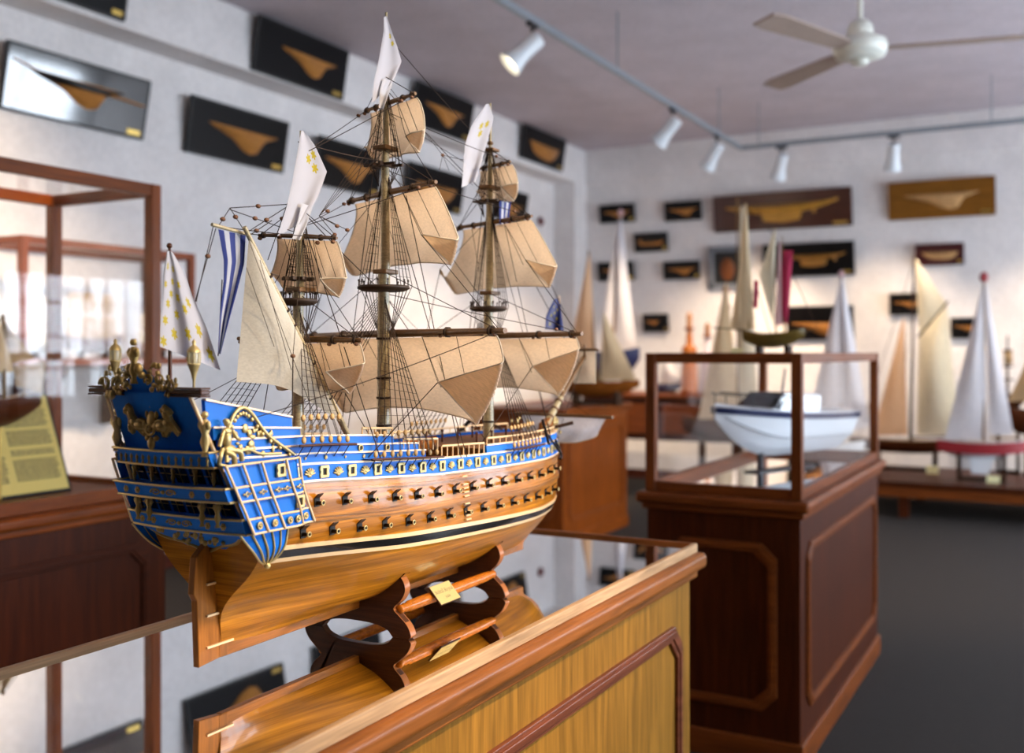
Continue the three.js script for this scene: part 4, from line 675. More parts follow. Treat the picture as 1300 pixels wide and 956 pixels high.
function lantern(x, y, z, sc) {
  const e = part('stern_lantern', lathe([[0, -.04], [.0018, -.04], [.0022, -.028], [.006, -.012], [.0065, -.0115], [.0105, -.001], [.0115, 0], [.0105, .0012], [0, .0012]], 12), H.gold, ship, 'gilt stern lantern with glass panes'); e.position.set(x, y, z); e.scale.setScalar(sc);
  part('lantern_glass', lathe([[.0095, .001], [.0105, .012], [.0098, .021]], 8), H.lampGlass, e); const bars = []; for (let k = 0; k < 8; k++) { const a = k * Math.PI / 4; bars.push(tube([V3(Math.cos(a) * .0098, .001, Math.sin(a) * .0098), V3(Math.cos(a) * .0109, .012, Math.sin(a) * .0109), V3(Math.cos(a) * .0102, .021, Math.sin(a) * .0102)], .0007, 6, 4)); } part('lantern_bars', bars, H.gold, e);
  part('lantern_roof', lathe([[.0118, .0205], [.011, .023], [.007, .029], [.004, .031], [.0025, .034], [.004, .037], [.0022, .04], [0, .043]], 12), H.gold, e);
}
const zt = SA(0, .43, .012).z;
lantern(-.055, .472, zt, .72); lantern(.084, .468, zt - .008, .78);
// ---- starboard and port quarter galleries
for (const s of [1, -1]) {
  const tA = y => sternT(y) - .004, tB = t => t, qx = (t, y) => s * (hullX(t, y) + .012 * sstep(.062, .03, t) + .0015);
  const endT = table([[.22, .03], [.236, .075], [.3, .05], [.33, .045]]);
  const sheet = (y0, y1, off, n = 14) => { const g = grid((a, b) => { const y = lerp(y0, y1, b), t = lerp(tA(y) - .012, endT(y), a); return V3(qx(t, y) + s * off, y, SV(0, 0, t).z); }, n, 3, (a, b, p) => [p.z, p.y]); if (s < 0) { g.index.array.reverse(); g.computeVertexNormals(); } return g; };
  const o = part('quarter_gallery', sheet(.236, .333, .002), H.blue, ship, 'blue quarter gallery with gilt ribs');
  for (const [y0, y1] of [[.238, .257], [.283, .302]]) part('gallery_band', sheet(y0, y1, .0065), H.blue, o);
  for (const y of [.237, .2575, .2825, .3025, .3325]) part('gilt_moulding', tube(Array.from({ length: 12 }, (_, i) => { const t = lerp(tA(y) - .012, endT(y), i / 11); return V3(qx(t, y) + s * .006, y, SV(0, 0, t).z); }), .0018, 24, 5), H.cream, o);
  for (const k of [0, .22, .46, .78, 1]) part('gilt_rib', tube(Array.from({ length: 8 }, (_, i) => { const y = lerp(.237, .333, i / 7), t = lerp(tA(y) - .012, endT(y), k); return V3(qx(t, y) + s * .0075, y, SV(0, 0, t).z); }), .0021, 20, 5), H.cream, o);
  const qp = (k, y, off = .009) => { const t = lerp(tA(y) - .012, endT(y), k); return V3(qx(t, y) + s * off, y, SV(0, 0, t).z); };
  for (const k of [.12, .34, .56, .68, .88]) { const e = part('gilt_rosette', merge([new THREE.TorusGeometry(.0042, .0014, 5, 12), ball(0, 0, .0005, .0024)]), H.gold, o); e.position.copy(qp(k, .2475)); e.rotation.y = s * Math.PI / 2; const f = part('gilt_fret', merge([new THREE.TorusGeometry(.0034, .0012, 5, 4), ball(.006, 0, 0, .0018), ball(-.006, 0, 0, .0018)]), H.gold, o); f.position.copy(qp(k, .2925)); f.rotation.y = s * Math.PI / 2; }
  for (const [k, y] of [[.7, .318], [.85, .27]]) { const f = part('gilt_port_frame', frameG, H.gold, o); f.position.copy(qp(k, y, .004)); f.rotation.y = s * Math.PI / 2; part('dark_opening', bandPort, H.port, f); }
  // hanging finial
  const fin = grid((a, b) => { const y = lerp(.236, .185, b), c = lerp(.0, .02, b), hw = .045 * Math.pow(1 - b, .55), t = -.02 + c + lerp(-1, 1, a) * hw; return V3(s * (hullX(t, y) + .012 * Math.sqrt(1 - b) * (1 - .5 * (2 * a - 1) ** 2)), y, SV(0, 0, t).z); }, 14, 10); if (s < 0) { fin.index.array.reverse(); fin.computeVertexNormals(); }
  const F = part('gallery_finial', fin, H.blue, o); const ribs = []; for (const a of [0, .2, .4, .6, .8, 1]) ribs.push(tube(Array.from({ length: 9 }, (_, i) => { const b = i / 8 * .98, y = lerp(.236, .185, b), t = -.02 + lerp(0, .02, b) + lerp(-1, 1, a) * .045 * Math.pow(1 - b, .55); return V3(s * (hullX(t, y) + .001 + .012 * Math.sqrt(1 - b) * (1 - .5 * (2 * a - 1) ** 2)), y, SV(0, 0, t).z); }), .0017, 20, 5)); ribs.push(ball(s * (hullX(0, .186) + .003), .183, SV(0, 0, 0).z, .005)); part('gilt_ribs', ribs, H.gold, F);
  // carved arch with a seated figure above the gallery
  const ay = .336, A = (t, y, off = .006) => V3(s * (hullX(t, Math.min(y, .4)) + off), y, SV(0, 0, t).z);
  part('gilt_arch', tube([A(-.085, .337, .012), A(-.075, .372), A(-.06, .4), A(-.045, .408), A(-.03, .4), A(-.005, .37), A(.045, .336)], .0026, 40, 6), H.gold, ship, 'carved gilt arch on the quarter');
  part('gilt_arch_beads', [...Array(17)].map((_, i) => { const k = i / 16, c = new THREE.CatmullRomCurve3([A(-.082, .34, .012), A(-.072, .37), A(-.058, .393), A(-.045, .4), A(-.032, .393), A(-.008, .366), A(.036, .337)]).getPoint(k); return ball(c.x, c.y, c.z, .0032, 1, .7, 1, 6); }), H.gold, ship);
  const fig = part('gilt_figure', merge([ball(0, .002, 0, .0075, 1.7, .8, .9), ball(0, .013, 0, .0068, .8, .8, 1.25), ball(0, .0245, 0, .0046, 1.15), ball(0, .027, .002, .0042, .8), tube([V3(s * .002, .014, .008), V3(s * .004, .004, .014), V3(s * .005, -.006, .019)], .0026, 10, 6), tube([V3(s * .002, .014, -.008), V3(s * .005, .004, -.013), V3(s * .004, .0, -.02)], .0026, 10, 6), ball(0, -.012, -.004, .0085, .8, .8, 1.4), tube([V3(s * .003, -.013, -.006), V3(s * .006, -.016, -.018), V3(s * .004, -.028, -.024)], .0038, 12, 6), tube([V3(s * .002, -.014, .004), V3(s * .006, -.02, -.006), V3(s * .004, -.033, -.01)], .0038, 12, 6), tube([V3(0, -.01, .008), V3(s * .004, -.02, .016), V3(0, -.03, .014), V3(s * .003, -.034, .004)], .003, 16, 6)]), H.gold, ship); fig.position.copy(A(-.08, .365, .01));
  const rel = []; const rr = rngMake(21); for (let k = 0; k < 26; k++) { const t = -.065 + .08 * rr(), y = .34 + .045 * rr() * (1 - Math.abs(t + .04) * 6); rel.push(ball(A(t, y, .003).x, y, SV(0, 0, t).z, .0022 + .0022 * rr(), .8 + rr(), .6, .8 + rr(), 6)); } rel.push(tube([A(-.07, .346), A(-.04, .35), A(-.02, .343), A(.02, .34)], .002, 20, 5)); part('gilt_relief', rel, H.gold, ship);
}
// ---- bow: head rails, figurehead, anchors
{
  for (const s of [1, -1]) { for (const k of [0, .02, .04]) part('head_rail', tube([SV(s * hullX(.95, .28), .292 - k, .96), SV(s * .03, .282 - k, 1.03), SV(s * .008, .305 - k * .7, 1.085)], .0028, 16, 6), H.gold, ship); 
    const a = part('anchor', merge([rod(V3(0, -.03, 0), V3(0, .04, 0), .002, .0016, 6), tube([V3(0, -.018, -.02), V3(0, -.03, -.008), V3(0, -.032, 0), V3(0, -.03, .008), V3(0, -.018, .02)], .0024, 20, 6), cbox(.004, .006, .05, 0, .034, 0, .001)]), H.cannon, ship, 'black anchor lashed to the bow'); const t = .885; a.position.copy(SV(s * (hullX(t, .29) + .009), .288, t)); a.rotation.set(.95, s * .5, 0); a.scale.setScalar(1.35);
    part('cathead', rod(SV(s * .05, .31, .93), SV(s * .115, .328, .96), .004, .004, 6), H.lid, ship); }
  put('figurehead', merge([ball(0, 0, 0, .009, 1.9, .9, 1), ball(0, .022, -.004, .0065), ball(0, -.022, .006, .007, 1.8), ball(0, -.045, .012, .0055, 2), tube([V3(0, .01, -.004), V3(.004, .0, -.018), V3(0, -.012, -.02)], .003, 12, 6)]), H.gold, SV(0, .322, 1.088));
  for (const s of [1, -1]) { const g = []; const r = rngMake(5); for (let k = 0; k < 10; k++) { const t = .985 + .07 * r(), y = .285 + .05 * r(); g.push(ball(s * (hullX(Math.min(t, 1.02), .28) * .8 + .006), y, SV(0, 0, t).z, .003 + .003 * r(), 1.2, .7, 1, 6)); } part('gilt_bow_carving', g, H.gold, ship); }
}
// deck furniture: boat, gratings, belfry, deck guns
part('ship_boat', (() => { const h = boatHull(.16, .05, .03, { sheer: .2, stern: .6 }); return merge([h.hull, h.deck]).rotateY(Math.PI / 2).translate(0, .285, SV(0, 0, .5).z); })(), wood('#a8641e', .4, .2, fineWoodTex), ship);
for (let i = 0; i < 6; i++) for (const s of [1, -1]) part('deck_gun', merge([rod(V3(0, .006, 0), V3(s * .022, .006, 0), .003, .0022, 7), cbox(.014, .006, .008, -s * .001, .0, 0)]).translate(s * .075, .282, SV(0, 0, .42 + i * .024).z), H.cannon, ship);
for (let i = 0; i < 9; i++) part('pin_rail_post', merge([rod(V3(0, 0, 0), V3(0, .022, 0), .0022, .0022, 6), ball(0, .023, 0, .0032)]).translate(.05 * (i % 2 ? 1 : -1), .3, SV(0, 0, .62 + i * .03).z), H.dark, ship);
part('skid_beam', [.44, .48, .52].map(t => cbox(.2, .005, .006, 0, .287, SV(0, 0, t).z)), H.lid, ship);

// ---- masts. Each mast stands on the centre line; heights come from pixels on that plane
const MAST = { mizzen: { u: 379 }, main: { u: 487.5 }, fore: { u: 620.5 } };
for (const m of Object.values(MAST)) m.z = onX(m.u - .5, 300, XS).z;      // where the sight line meets the ship's centre plane
const hAt = (m, v) => { const d = dirOf(m.u, v); return EYE + d[1] * (m.z / d[2]) - MIR; };   // height above mirror at a pixel row
function mastSeg(m, v0, v1, r0, r1, dz = 0, mat = H.mast) { const z = m.z - ZS + dz; return part('mast', rod(V3(0, hAt(m, v0), z), V3(0, hAt(m, v1), z), r0, r1, 12), mat, ship); }
function mastTop(m, v, w, d) { // round fighting top with rim and posts
  const y = hAt(m, v), z = m.z - ZS, g = [lathe([[.008, -.006], [w * .8, -.004], [w, .0], [w, .004], [w * .95, .006], [.008, .004]], 20).translate(0, y, z)];
  const o = part('mast_top', g, H.top, ship); const r = []; for (let k = 0; k < 16; k++) { const a = k * Math.PI / 8; r.push(rod(V3(Math.cos(a) * w * .95, y + .004, z + Math.sin(a) * w * .95), V3(Math.cos(a) * w * .95, y + .014, z + Math.sin(a) * w * .95), .0012, .0012, 4)); r.push(ball(Math.cos(a) * w * .95, y + .015, z + Math.sin(a) * w * .95, .0022, 1, 1, 1, 5)); } part('top_stanchions', r, H.top, o);
}
const crosstree = (m, v, w) => { const y = hAt(m, v), z = m.z - ZS; part('crosstrees', [cbox(w * 2, .005, .006, 0, y, z - .012, .001), cbox(w * 2, .005, .006, 0, y, z + .012, .001), cbox(.006, .006, .05, -.008, y, z, .001), cbox(.006, .006, .05, .008, y, z, .001)], H.top, ship); };
const cap = (m, v) => { const y = hAt(m, v); part('mast_cap', cbox(.03, .008, .04, 0, y, m.z - ZS - .006, .002), H.yard, ship); };
{
  const { mizzen: z, main: m, fore: f } = MAST;
  mastSeg(m, 610, 345, .0125, .0105); mastSeg(m, 372, 190, .009, .007, -.005); mastSeg(m, 215, 90, .0062, .0045, -.007); mastSeg(m, 120, 14, .0036, .0022, -.008);
  mastTop(m, 367, .047); crosstree(m, 210, .034); cap(m, 345); cap(m, 188);
  mastSeg(f, 600, 372, .0118, .010); mastSeg(f, 398, 238, .0088, .0068, -.005); mastSeg(f, 258, 190, .006, .0046, -.007); mastSeg(f, 205, 130, .0034, .0022, -.008);
  mastTop(f, 393, .04); crosstree(f, 256, .03); cap(f, 372); cap(f, 238); part('truck', ball(0, hAt(f, 181), f.z - ZS - .008, .007, .7), H.yard, ship); part('mast_cap', cbox(.03, .006, .03, 0, hAt(f, 190), f.z - ZS - .008, .002), H.yard, ship);
  mastSeg(z, 590, 368, .0098, .0085); mastSeg(z, 388, 258, .007, .005, -.005); mastSeg(z, 290, 165, .0036, .0022, -.007);
  mastTop(z, 384, .031); crosstree(z, 354, .022); cap(z, 368);
  for (const [mm, vs] of [[m, [430, 480, 505, 540]], [f, [450, 500, 535]]]) for (const v of vs) part('mast_band', rod(V3(0, hAt(mm, v) - .002, mm.z - ZS), V3(0, hAt(mm, v) + .002, mm.z - ZS), .0132, .0132, 14), H.rope, ship);
}
const ropeLine = (a, b, r = .0007, m = H.rope, name = 'rope') => part(name, rod(a, b, r, r, 4), m, ship);
const bowed = (a, b, sag, r = .0007, name = 'rope', m = H.rope) => { const c = a.clone().lerp(b, .5); c.y -= sag; return part(name, new THREE.TubeGeometry(new THREE.QuadraticBezierCurve3(a, c, b), 10, r, 4), m, ship); };
const block = p => part('rigging_block', ball(p.x, p.y, p.z, .0042, .8, .8, 1.2, 7), H.block, ship);

// ---- braced yards and bent sails. The plane of a yard stands at its mast, turned by beta (starboard end aft)
const BETA = 22 * Math.PI / 180;
function yardFrame(m, beta, fwd = .02) {
  const e = V3(Math.cos(beta), 0, Math.sin(beta)), n = V3(Math.sin(beta), 0, -Math.cos(beta));       // n points forward
  const c = V3(XS, 0, m.z).addScaledVector(n, fwd);
  return { e, n, solve(u, v) { const d = dirOf(u, v), k = c.dot(n) / (d[0] * n.x + d[2] * n.z); const p = V3(d[0] * k, EYE + d[1] * k, d[2] * k); return { s: p.clone().sub(c).dot(e), y: p.y - MIR }; }, pt(s, y, out = 0) { return V3(c.x - XS + e.x * s + n.x * out, y, c.z - ZS + e.z * s + n.z * out); } };
}
function squareSail(m, o) {
  const F = yardFrame(m, o.beta ?? BETA, o.fwd ?? .02), R = F.solve(...o.yardR), Lft = o.yardL ? F.solve(...o.yardL) : { s: -R.s, y: R.y };
  const half = R.s, yR = R.y, yL = Lft.y, sL = Lft.s, r = o.r ?? .0055;
  const yard = part('yard', merge([rod(F.pt(0, (yL + yR) / 2, -.008), F.pt(half * 1.04, yR, -.008), r, r * .6, 10), rod(F.pt(0, (yL + yR) / 2, -.008), F.pt(sL * 1.04, yL, -.008), r, r * .6, 10)]), H.yard, ship);
  for (const k of [-.93, -.55, .55, .93]) { const s = k > 0 ? k * half : -k * sL, y = lerp(yL, yR, (s - sL) / (half - sL)); const g = rod(F.pt(s - .002, y, -.008), F.pt(s + .002, y, -.008), r * 1.25, r * 1.25, 8); part('yard_band', g, H.rope, yard); }
  for (const s of [half * .97, sL * .97, half * .5, sL * .5]) block(F.pt(s, (s > 0 ? yR : yL) - .006, -.012));
  const B = F.solve(...o.lowR), yb = o.bottom ?? B.y - .02, wb = B.s, top = s => lerp(yL, yR, (s - sL) / (half - sL)) - r;
  const halfAt = b => lerp(half * .94, wb, Math.pow(b, o.flare ?? 1.2));
  const D = o.belly ?? .05, fc = o.fold ?? .1;
  // 2-D cloth position folded along a slanting line at each lower corner
  const f = (a, b) => {
    let X = lerp(-1, 1, a) * halfAt(b), h = top(0) - yb, Y = b * h, out = 0; const sg = Math.sign(X) || 1;
    const lift = (o.arch ?? .12) * h * (1 - (X / wb) ** 2) * b * b; Y -= lift;
    const ax = Math.abs(X), nx = .8, ny = .6; const dist = (ax - wb) * nx + (Y - h) * ny + fc;
    let X2 = ax, Y2 = Y; if (dist > 0) { X2 = ax - 1.75 * dist * nx; Y2 = Y - 1.75 * dist * ny; out = -.004 - .8 * dist - .012 * sstep(0, fc * .6, dist); }
    const bb = clamp(Y2 / h), aa = clamp(X2 / halfAt(bb)); const belly = D * Math.pow(Math.sin(Math.PI * Math.pow(bb, .75) * .92), .9) * (1 - .75 * aa * aa) + .006 * Math.sin(aa * 9 + bb * 3) * bb;
    const P = F.pt(sg * X2, 0, belly + out); P.y = top(sg * X2) - Y2 + (o.tip ?? 0) * aa * bb; return P;
  };
  const sail = part('sail', grid(f, 110, 70, (a, b) => [a * 3, b * 3]), H.sail, ship, 'beige cloth square sail with turned up corners');
  const edge = []; for (const s of [0, 1]) edge.push(tube(Array.from({ length: 26 }, (_, i) => f(s, i / 25)), .0013, 60, 5)); edge.push(tube(Array.from({ length: 40 }, (_, i) => f(i / 39, 1)), .0013, 90, 5));
  part('bolt_rope', edge, H.boltRope, sail);
  // bunt lines on the after face, and clew lines to the folded corners
  for (const s of [-.62, -.3, .3, .62]) { const a = F.pt(s * half, top(s * half), -.006), b = f(.5 + .5 * s * .9, .62); b.addScaledVector(F.n, -.006); ropeLine(a, b, .0006); }
  for (const s of [0, 1]) { const c = f(s, 1); ropeLine(c, F.pt((s ? half : sL) * .3, (yL + yR) / 2 - .004, -.008), .0006); }
  return { F, half, sL, yR, yL, endR: F.pt(half, yR, -.008), endL: F.pt(sL, yL, -.008), clewR: f(1, 1), clewL: f(0, 1) };
}
const { mizzen: MZ, main: MM, fore: MF } = MAST;
const Y = {};
Y.mainTG = squareSail(MM, { yardR: [531, 120], lowR: [540, 182], bottom: hAt(MM, 200), fold: .028, belly: .035, arch: .08, r: .0046, flare: .8 });
Y.mainT = squareSail(MM, { yardR: [556, 232], lowR: [595, 326], bottom: hAt(MM, 352), fold: .06, belly: .05, arch: .18, r: .0058 });
Y.mainC = squareSail(MM, { yardR: [640, 420], lowR: [640, 500], bottom: hAt(MM, 545), fold: .085, belly: .055, arch: .22, r: .0075, fwd: .026 });
Y.foreTG = squareSail(MF, { yardR: [651, 206], lowR: [660, 250], bottom: hAt(MF, 258), fold: .03, belly: .03, arch: .06, r: .0042, flare: .9 });
Y.foreT = squareSail(MF, { yardR: [677, 275], lowR: [722, 352], bottom: hAt(MF, 374), fold: .06, belly: .05, arch: .12, r: .0055 });
Y.foreC = squareSail(MF, { yardR: [738, 424], lowR: [735, 478], bottom: hAt(MF, 508), fold: .07, belly: .05, arch: .2, r: .007, fwd: .026 });
Y.mizT = squareSail(MZ, { beta: 0, yardR: [430, 303], yardL: [335, 299], lowR: [446, 372], bottom: hAt(MZ, 381), fold: .035, belly: .035, arch: .15, r: .0042 });
Y.mizC = squareSail(MZ, { beta: .05, yardR: [461, 432], yardL: [310, 430], lowR: [466, 488], bottom: hAt(MZ, 508), fold: .045, belly: .035, arch: .2, r: .0058 });

// ---- lateen yard and sail on the mizzen, just to starboard of the mast
{
  const x = .03, top = px(313, 294, x), low = px(441, 551, x), at2 = k => top.clone().lerp(low, k);
  part('lateen_yard', rod(at2(-.02), at2(1), .0035, .0055, 10), H.mast, ship, 'pale slanting lateen yard'); for (const k of [.2, .36, .43, .62, .8]) part('yard_band', rod(at2(k - .004), at2(k + .004), .0066, .0066, 8), H.rope, ship);
  const foot = table([[0, 0], [.25, .05], [.6, .3], [1, 1]]), tack = px(436, 543, x), clew = px(300, 484, x);
  const sail = grid((a, b) => { const p = at2(lerp(.02, .93, b)), leech = px(lerp(316, 300, b), lerp(300, 485, b), x), ft = clew.clone().lerp(tack, a); ft.y -= .0; const rowL = leech; // rows run from the leech to the yard
    const q = rowL.clone().lerp(at2(lerp(.02, .95, b)), a); q.lerp(rowL.clone().lerp(at2(.02 + .93 * b), a), .0); q.x += .022 * Math.sin(Math.PI * a) * Math.sin(Math.PI * Math.min(1, b * .95)) + .006 * Math.sin(a * 7) * b; q.y += .02 * Math.sin(Math.PI * a) * b * b; return q; }, 26, 30, (a, b) => [a * 2, b * 4]);
  part('lateen_sail', sail, H.lateen, ship, 'large pale lateen sail');
  for (const [a, b, c, d] of [[313, 340, 348, 440], [330, 330, 370, 470], [314, 300, 400, 530]]) { ropeLine(px(a, b, x + .032), px(c, d, x + .03), .0006); }
}
// ---- bowsprit with spritsails
{
  const a = px(684, 556), b = px(712, 505), c = px(742, 452);
  part('bowsprit', rod(a, b, .0095, .0075, 12), H.mast, ship, 'pale bowsprit'); part('bowsprit', rod(b, c, .007, .0045, 12), H.yard, ship); const w = []; for (const k of [.3, .5, .7, .9]) w.push(rod(a.clone().lerp(b, k - .015), a.clone().lerp(b, k + .015), .0102, .0102, 12)); part('gammoning', w, H.block, ship);
  const SP = { z: b.z + ZS + .02 }; // spritsail yard plane across the bowsprit
  const F = yardFrame({ z: SP.z - .03 }, .16, 0), R = F.solve(778, 530), yy = R.y, hw = R.s;
  part('sprit_yard', rod(F.pt(-hw, yy), F.pt(hw, yy), .0048, .0038, 10), H.yard, ship);
  const B = F.solve(760, 553).y, bot = F.solve(725, 563).y;
  const f = (s, t) => { const X = lerp(-1, 1, s) * hw * .86 * (1 - .12 * t), k = Math.abs(lerp(-1, 1, s)); const y = lerp(yy - .004, lerp(bot, B, k * k), t); return F.pt(X, y, .03 * Math.sin(Math.PI * t * .9) * (1 - k * k) - .02 * t * k * k + .006 * Math.sin(s * 17 + t * 4) * t); };
  const sp = part('spritsail', grid(f, 48, 18, (u, v) => [u * 3, v]), S.white, ship, 'pale spritsail under the bowsprit'); part('bolt_rope', [tube(Array.from({ length: 30 }, (_, i) => f(i / 29, 1)), .0011, 60, 5), tube([f(1, 0), f(1, .5), f(1, 1)], .0011, 12, 5)], H.boltRope, sp);
  const G = yardFrame({ z: c.z + ZS }, .2, 0), gR = G.solve(758, 444), gB = G.solve(756, 487);
  part('sprit_topmast', rod(c.clone().add(V3(0, -.01, 0)), c.clone().add(V3(0, .03, 0)), .004, .0028, 8), H.yard, ship); part('sprit_top_yard', rod(G.pt(-gR.s, gR.y), G.pt(gR.s * 1.1, gR.y), .0042, .003, 8), H.yard, ship);
  const g2 = (s, t) => G.pt(lerp(-1, 1, s) * gR.s * .88, lerp(gR.y - .003, gB.y, t), .016 * Math.sin(Math.PI * t) * Math.sin(Math.PI * s)); const st = part('sprit_topsail', grid(g2, 16, 12), H.sail, ship); part('bolt_rope', [tube(Array.from({ length: 8 }, (_, i) => g2(1, i / 7)), .0012, 20, 5), tube(Array.from({ length: 10 }, (_, i) => g2(i / 9, 1)), .0012, 24, 5)], H.boltRope, st);
  for (const s of [-.6, .6]) { ropeLine(F.pt(hw * s, yy), b.clone(), .0006); }
  ropeLine(c, SV(0, .2, 1.05), .0009, H.rope, 'bobstay');
}
// ---- standing rigging
const headOf = (m, v, dz = 0) => V3(0, hAt(m, v), m.z - ZS + dz);
function shrouds(m, vHead, n, tA, tB, yFoot, vTopW) {
  for (const s of [1, -1]) {
    const head = headOf(m, vHead), feet = [];
    const ch = []; for (let i = 0; i <= 8; i++) { const t = lerp(tA - .012, tB + .012, i / 8); ch.push([t, hullX(t, yFoot(t))]); }
    part('channel', grid((a, b) => { const t = lerp(tA - .012, tB + .012, a); return SV(s * (hullX(t, yFoot(t)) + lerp(-.002, .02, b)), yFoot(t), t); }, 10, 1), H.dark, ship).material.side = THREE.DoubleSide;
    part('channel_edge', tube(ch.map(([t, x]) => SV(s * (x + .02), yFoot(t), t)), .002, 20, 5), H.dark, ship);
    const lines = [];
    for (let i = 0; i < n; i++) {
      const t = lerp(tA, tB, i / (n - 1)), f = SV(s * (hullX(t, yFoot(t)) + .017), yFoot(t), t), top = head.clone().add(V3(s * .006, -.004 * i, .003 - .0012 * i)); feet.push(f);
      const dirv = top.clone().sub(f).normalize(), p0 = f.clone().addScaledVector(dirv, .009), p1 = f.clone().addScaledVector(dirv, .048);
      part('shroud', rod(p1, top, .0009, .0008, 4), H.rope, ship); lines.push([p1, top]);
      const d0 = part('deadeye', ball(0, 0, 0, .0048, 1.1, .6, 1, 7), H.deadeye, ship); d0.position.copy(p0); const d1 = part('deadeye', ball(0, 0, 0, .0048, 1.1, .6, 1, 7), H.deadeye, ship); d1.position.copy(p1);
      part('lanyard', [-1, 0, 1].map(k => rod(p0.clone().add(V3(0, 0, k * .0022)), p1.clone().add(V3(0, 0, k * .0022)), .0005, .0005, 3)), H.rope, ship);
      part('chain_plate', rod(f, SV(s * (hullX(t, yFoot(t) - .018) + .002), yFoot(t) - .018, t), .0008, .0008, 4), H.rope, ship);
    }
    const rat = []; const nr = 15; for (let k = 0; k < nr; k++) { const q = k / nr * .92; for (let i = 0; i < n - 1; i++) rat.push(rod(lines[i][0].clone().lerp(lines[i][1], q), lines[i + 1][0].clone().lerp(lines[i + 1][1], q), .00045, .00045, 3)); }
    const st = part('ratlines', rat, H.rope, ship); st.userData.kind = 'stuff';
  }
}
shrouds(MM, 374, 9, .205, .375, t => bandHi(t) + .004);
shrouds(MF, 400, 8, .65, .78, t => bandHi(t) + .004);
shrouds(MZ, 392, 6, .054, .149, t => bandHi(t) + .0285);
// upper shrouds: from the rim of a top to the next masthead, with futtocks beneath
function upperShrouds(m, vTop, w, vHead, n, vFut) {
  const y0 = hAt(m, vTop) + .006, z = m.z - ZS;
  for (const s of [1, -1]) {
    const L = []; for (let i = 0; i < n; i++) { const a = V3(s * w * .9, y0, z + lerp(.35, -.7, i / Math.max(1, n - 1)) * w), b = V3(s * .004, hAt(m, vHead), z - .006); L.push([a, b]); part('shroud', rod(a, b, .0008, .0007, 4), H.rope, ship); if (vFut) part('futtock_shroud', rod(a, V3(s * .013, hAt(m, vFut), z - .004), .0008, .0008, 4), H.rope, ship); }
    const rat = []; for (let k = 1; k < 13; k++) { const q = k / 14; for (let i = 0; i < n - 1; i++) rat.push(rod(L[i][0].clone().lerp(L[i][1], q), L[i + 1][0].clone().lerp(L[i + 1][1], q), .00045, .00045, 3)); }
    part('ratlines', rat, H.rope, ship).userData.kind = 'stuff';
  }
}
upperShrouds(MM, 367, .045, 214, 5, 425); upperShrouds(MM, 210, .03, 112, 4, 235); upperShrouds(MF, 393, .038, 260, 5, 440); upperShrouds(MF, 256, .027, 186, 4, 275); upperShrouds(MZ, 384, .029, 262, 4, 425); upperShrouds(MZ, 354, .02, 300, 3);
// stays, backstays, lifts, braces
const bs = px(735, 462), bs2 = px(712, 505);
const deckPt = (t, x = 0) => SV(x, bandHi(t), t);
for (const [a, b] of [[headOf(MM, 372), SV(0, .3, .77)], [headOf(MM, 205), headOf(MF, 390)], [headOf(MM, 110), headOf(MF, 250)], [headOf(MM, 40), headOf(MF, 190)], [headOf(MF, 395), bs2], [headOf(MF, 250), bs], [headOf(MF, 195), px(741, 446)], [headOf(MZ, 390), SV(0, .32, .38)], [headOf(MZ, 262), headOf(MM, 372)], [headOf(MZ, 180), headOf(MM, 205)]]) { const r = bowed(a, b, .006, .001, 'stay'); }
for (const s of [1, -1]) for (const [m, v, t] of [[MM, 214, .47], [MM, 112, .45], [MF, 260, .86], [MF, 190, .85], [MZ, 262, .22]]) ropeLine(headOf(m, v), SV(s * (hullX(t, .29) + .014), bandHi(t), t), .0008, H.rope, 'backstay');
for (const [k, m, v] of [['mainTG', MM, 96], ['mainT', MM, 190], ['mainC', MM, 345], ['foreTG', MF, 188], ['foreT', MF, 240], ['foreC', MF, 372], ['mizT', MZ, 262], ['mizC', MZ, 372]]) for (const e of ['endR', 'endL']) ropeLine(Y[k][e], headOf(m, v), .0007, H.rope, 'lift');
for (const [k, m, v] of [['mainTG', MZ, 200], ['mainT', MZ, 290], ['foreTG', MM, 140], ['foreT', MM, 215], ['foreC', MM, 372]]) for (const e of ['endR', 'endL']) { const a = Y[k][e], b = headOf(m, v, .004); bowed(a, b, .004, .0007, 'brace'); block(a.clone().lerp(b, .12)); }
for (const s of [1, -1]) { const e = s > 0 ? 'endR' : 'endL', c = s > 0 ? 'clewR' : 'clewL'; bowed(Y.mainC[e], SV(s * .085, .39, -.03), .01, .0007, 'brace'); bowed(Y.mizT[e], px(283, 288), .004, .0007, 'brace'); ropeLine(Y.mainC[c], SV(s * .11, .31, .2), .0008, H.rope, 'sheet'); ropeLine(Y.foreC[c], SV(s * .11, .3, .55), .0008, H.rope, 'sheet'); ropeLine(Y.mainT[c], Y.mainC[e], .0008, H.rope, 'sheet'); ropeLine(Y.foreT[c], Y.foreC[e], .0008, H.rope, 'sheet'); ropeLine(Y.mainTG[c], Y.mainT[e], .0007, H.rope, 'sheet'); ropeLine(Y.foreTG[c], Y.foreT[e], .0007, H.rope, 'sheet'); ropeLine(Y.mizT[c], Y.mizC[e], .0007, H.rope, 'sheet'); }
for (const [a, b, c, d] of [[292, 264, 388, 258], [312, 296, 384, 250], [292, 264, 312, 296], [292, 266, 378, 296], [278, 286, 292, 264], [368, 250, 340, 330], [274, 290, 245, 392], [315, 300, 345, 280]]) { const p = px(a, b, .012), q = px(c, d, .004); ropeLine(p, q, .0007); block(p.clone().lerp(q, .35)); }
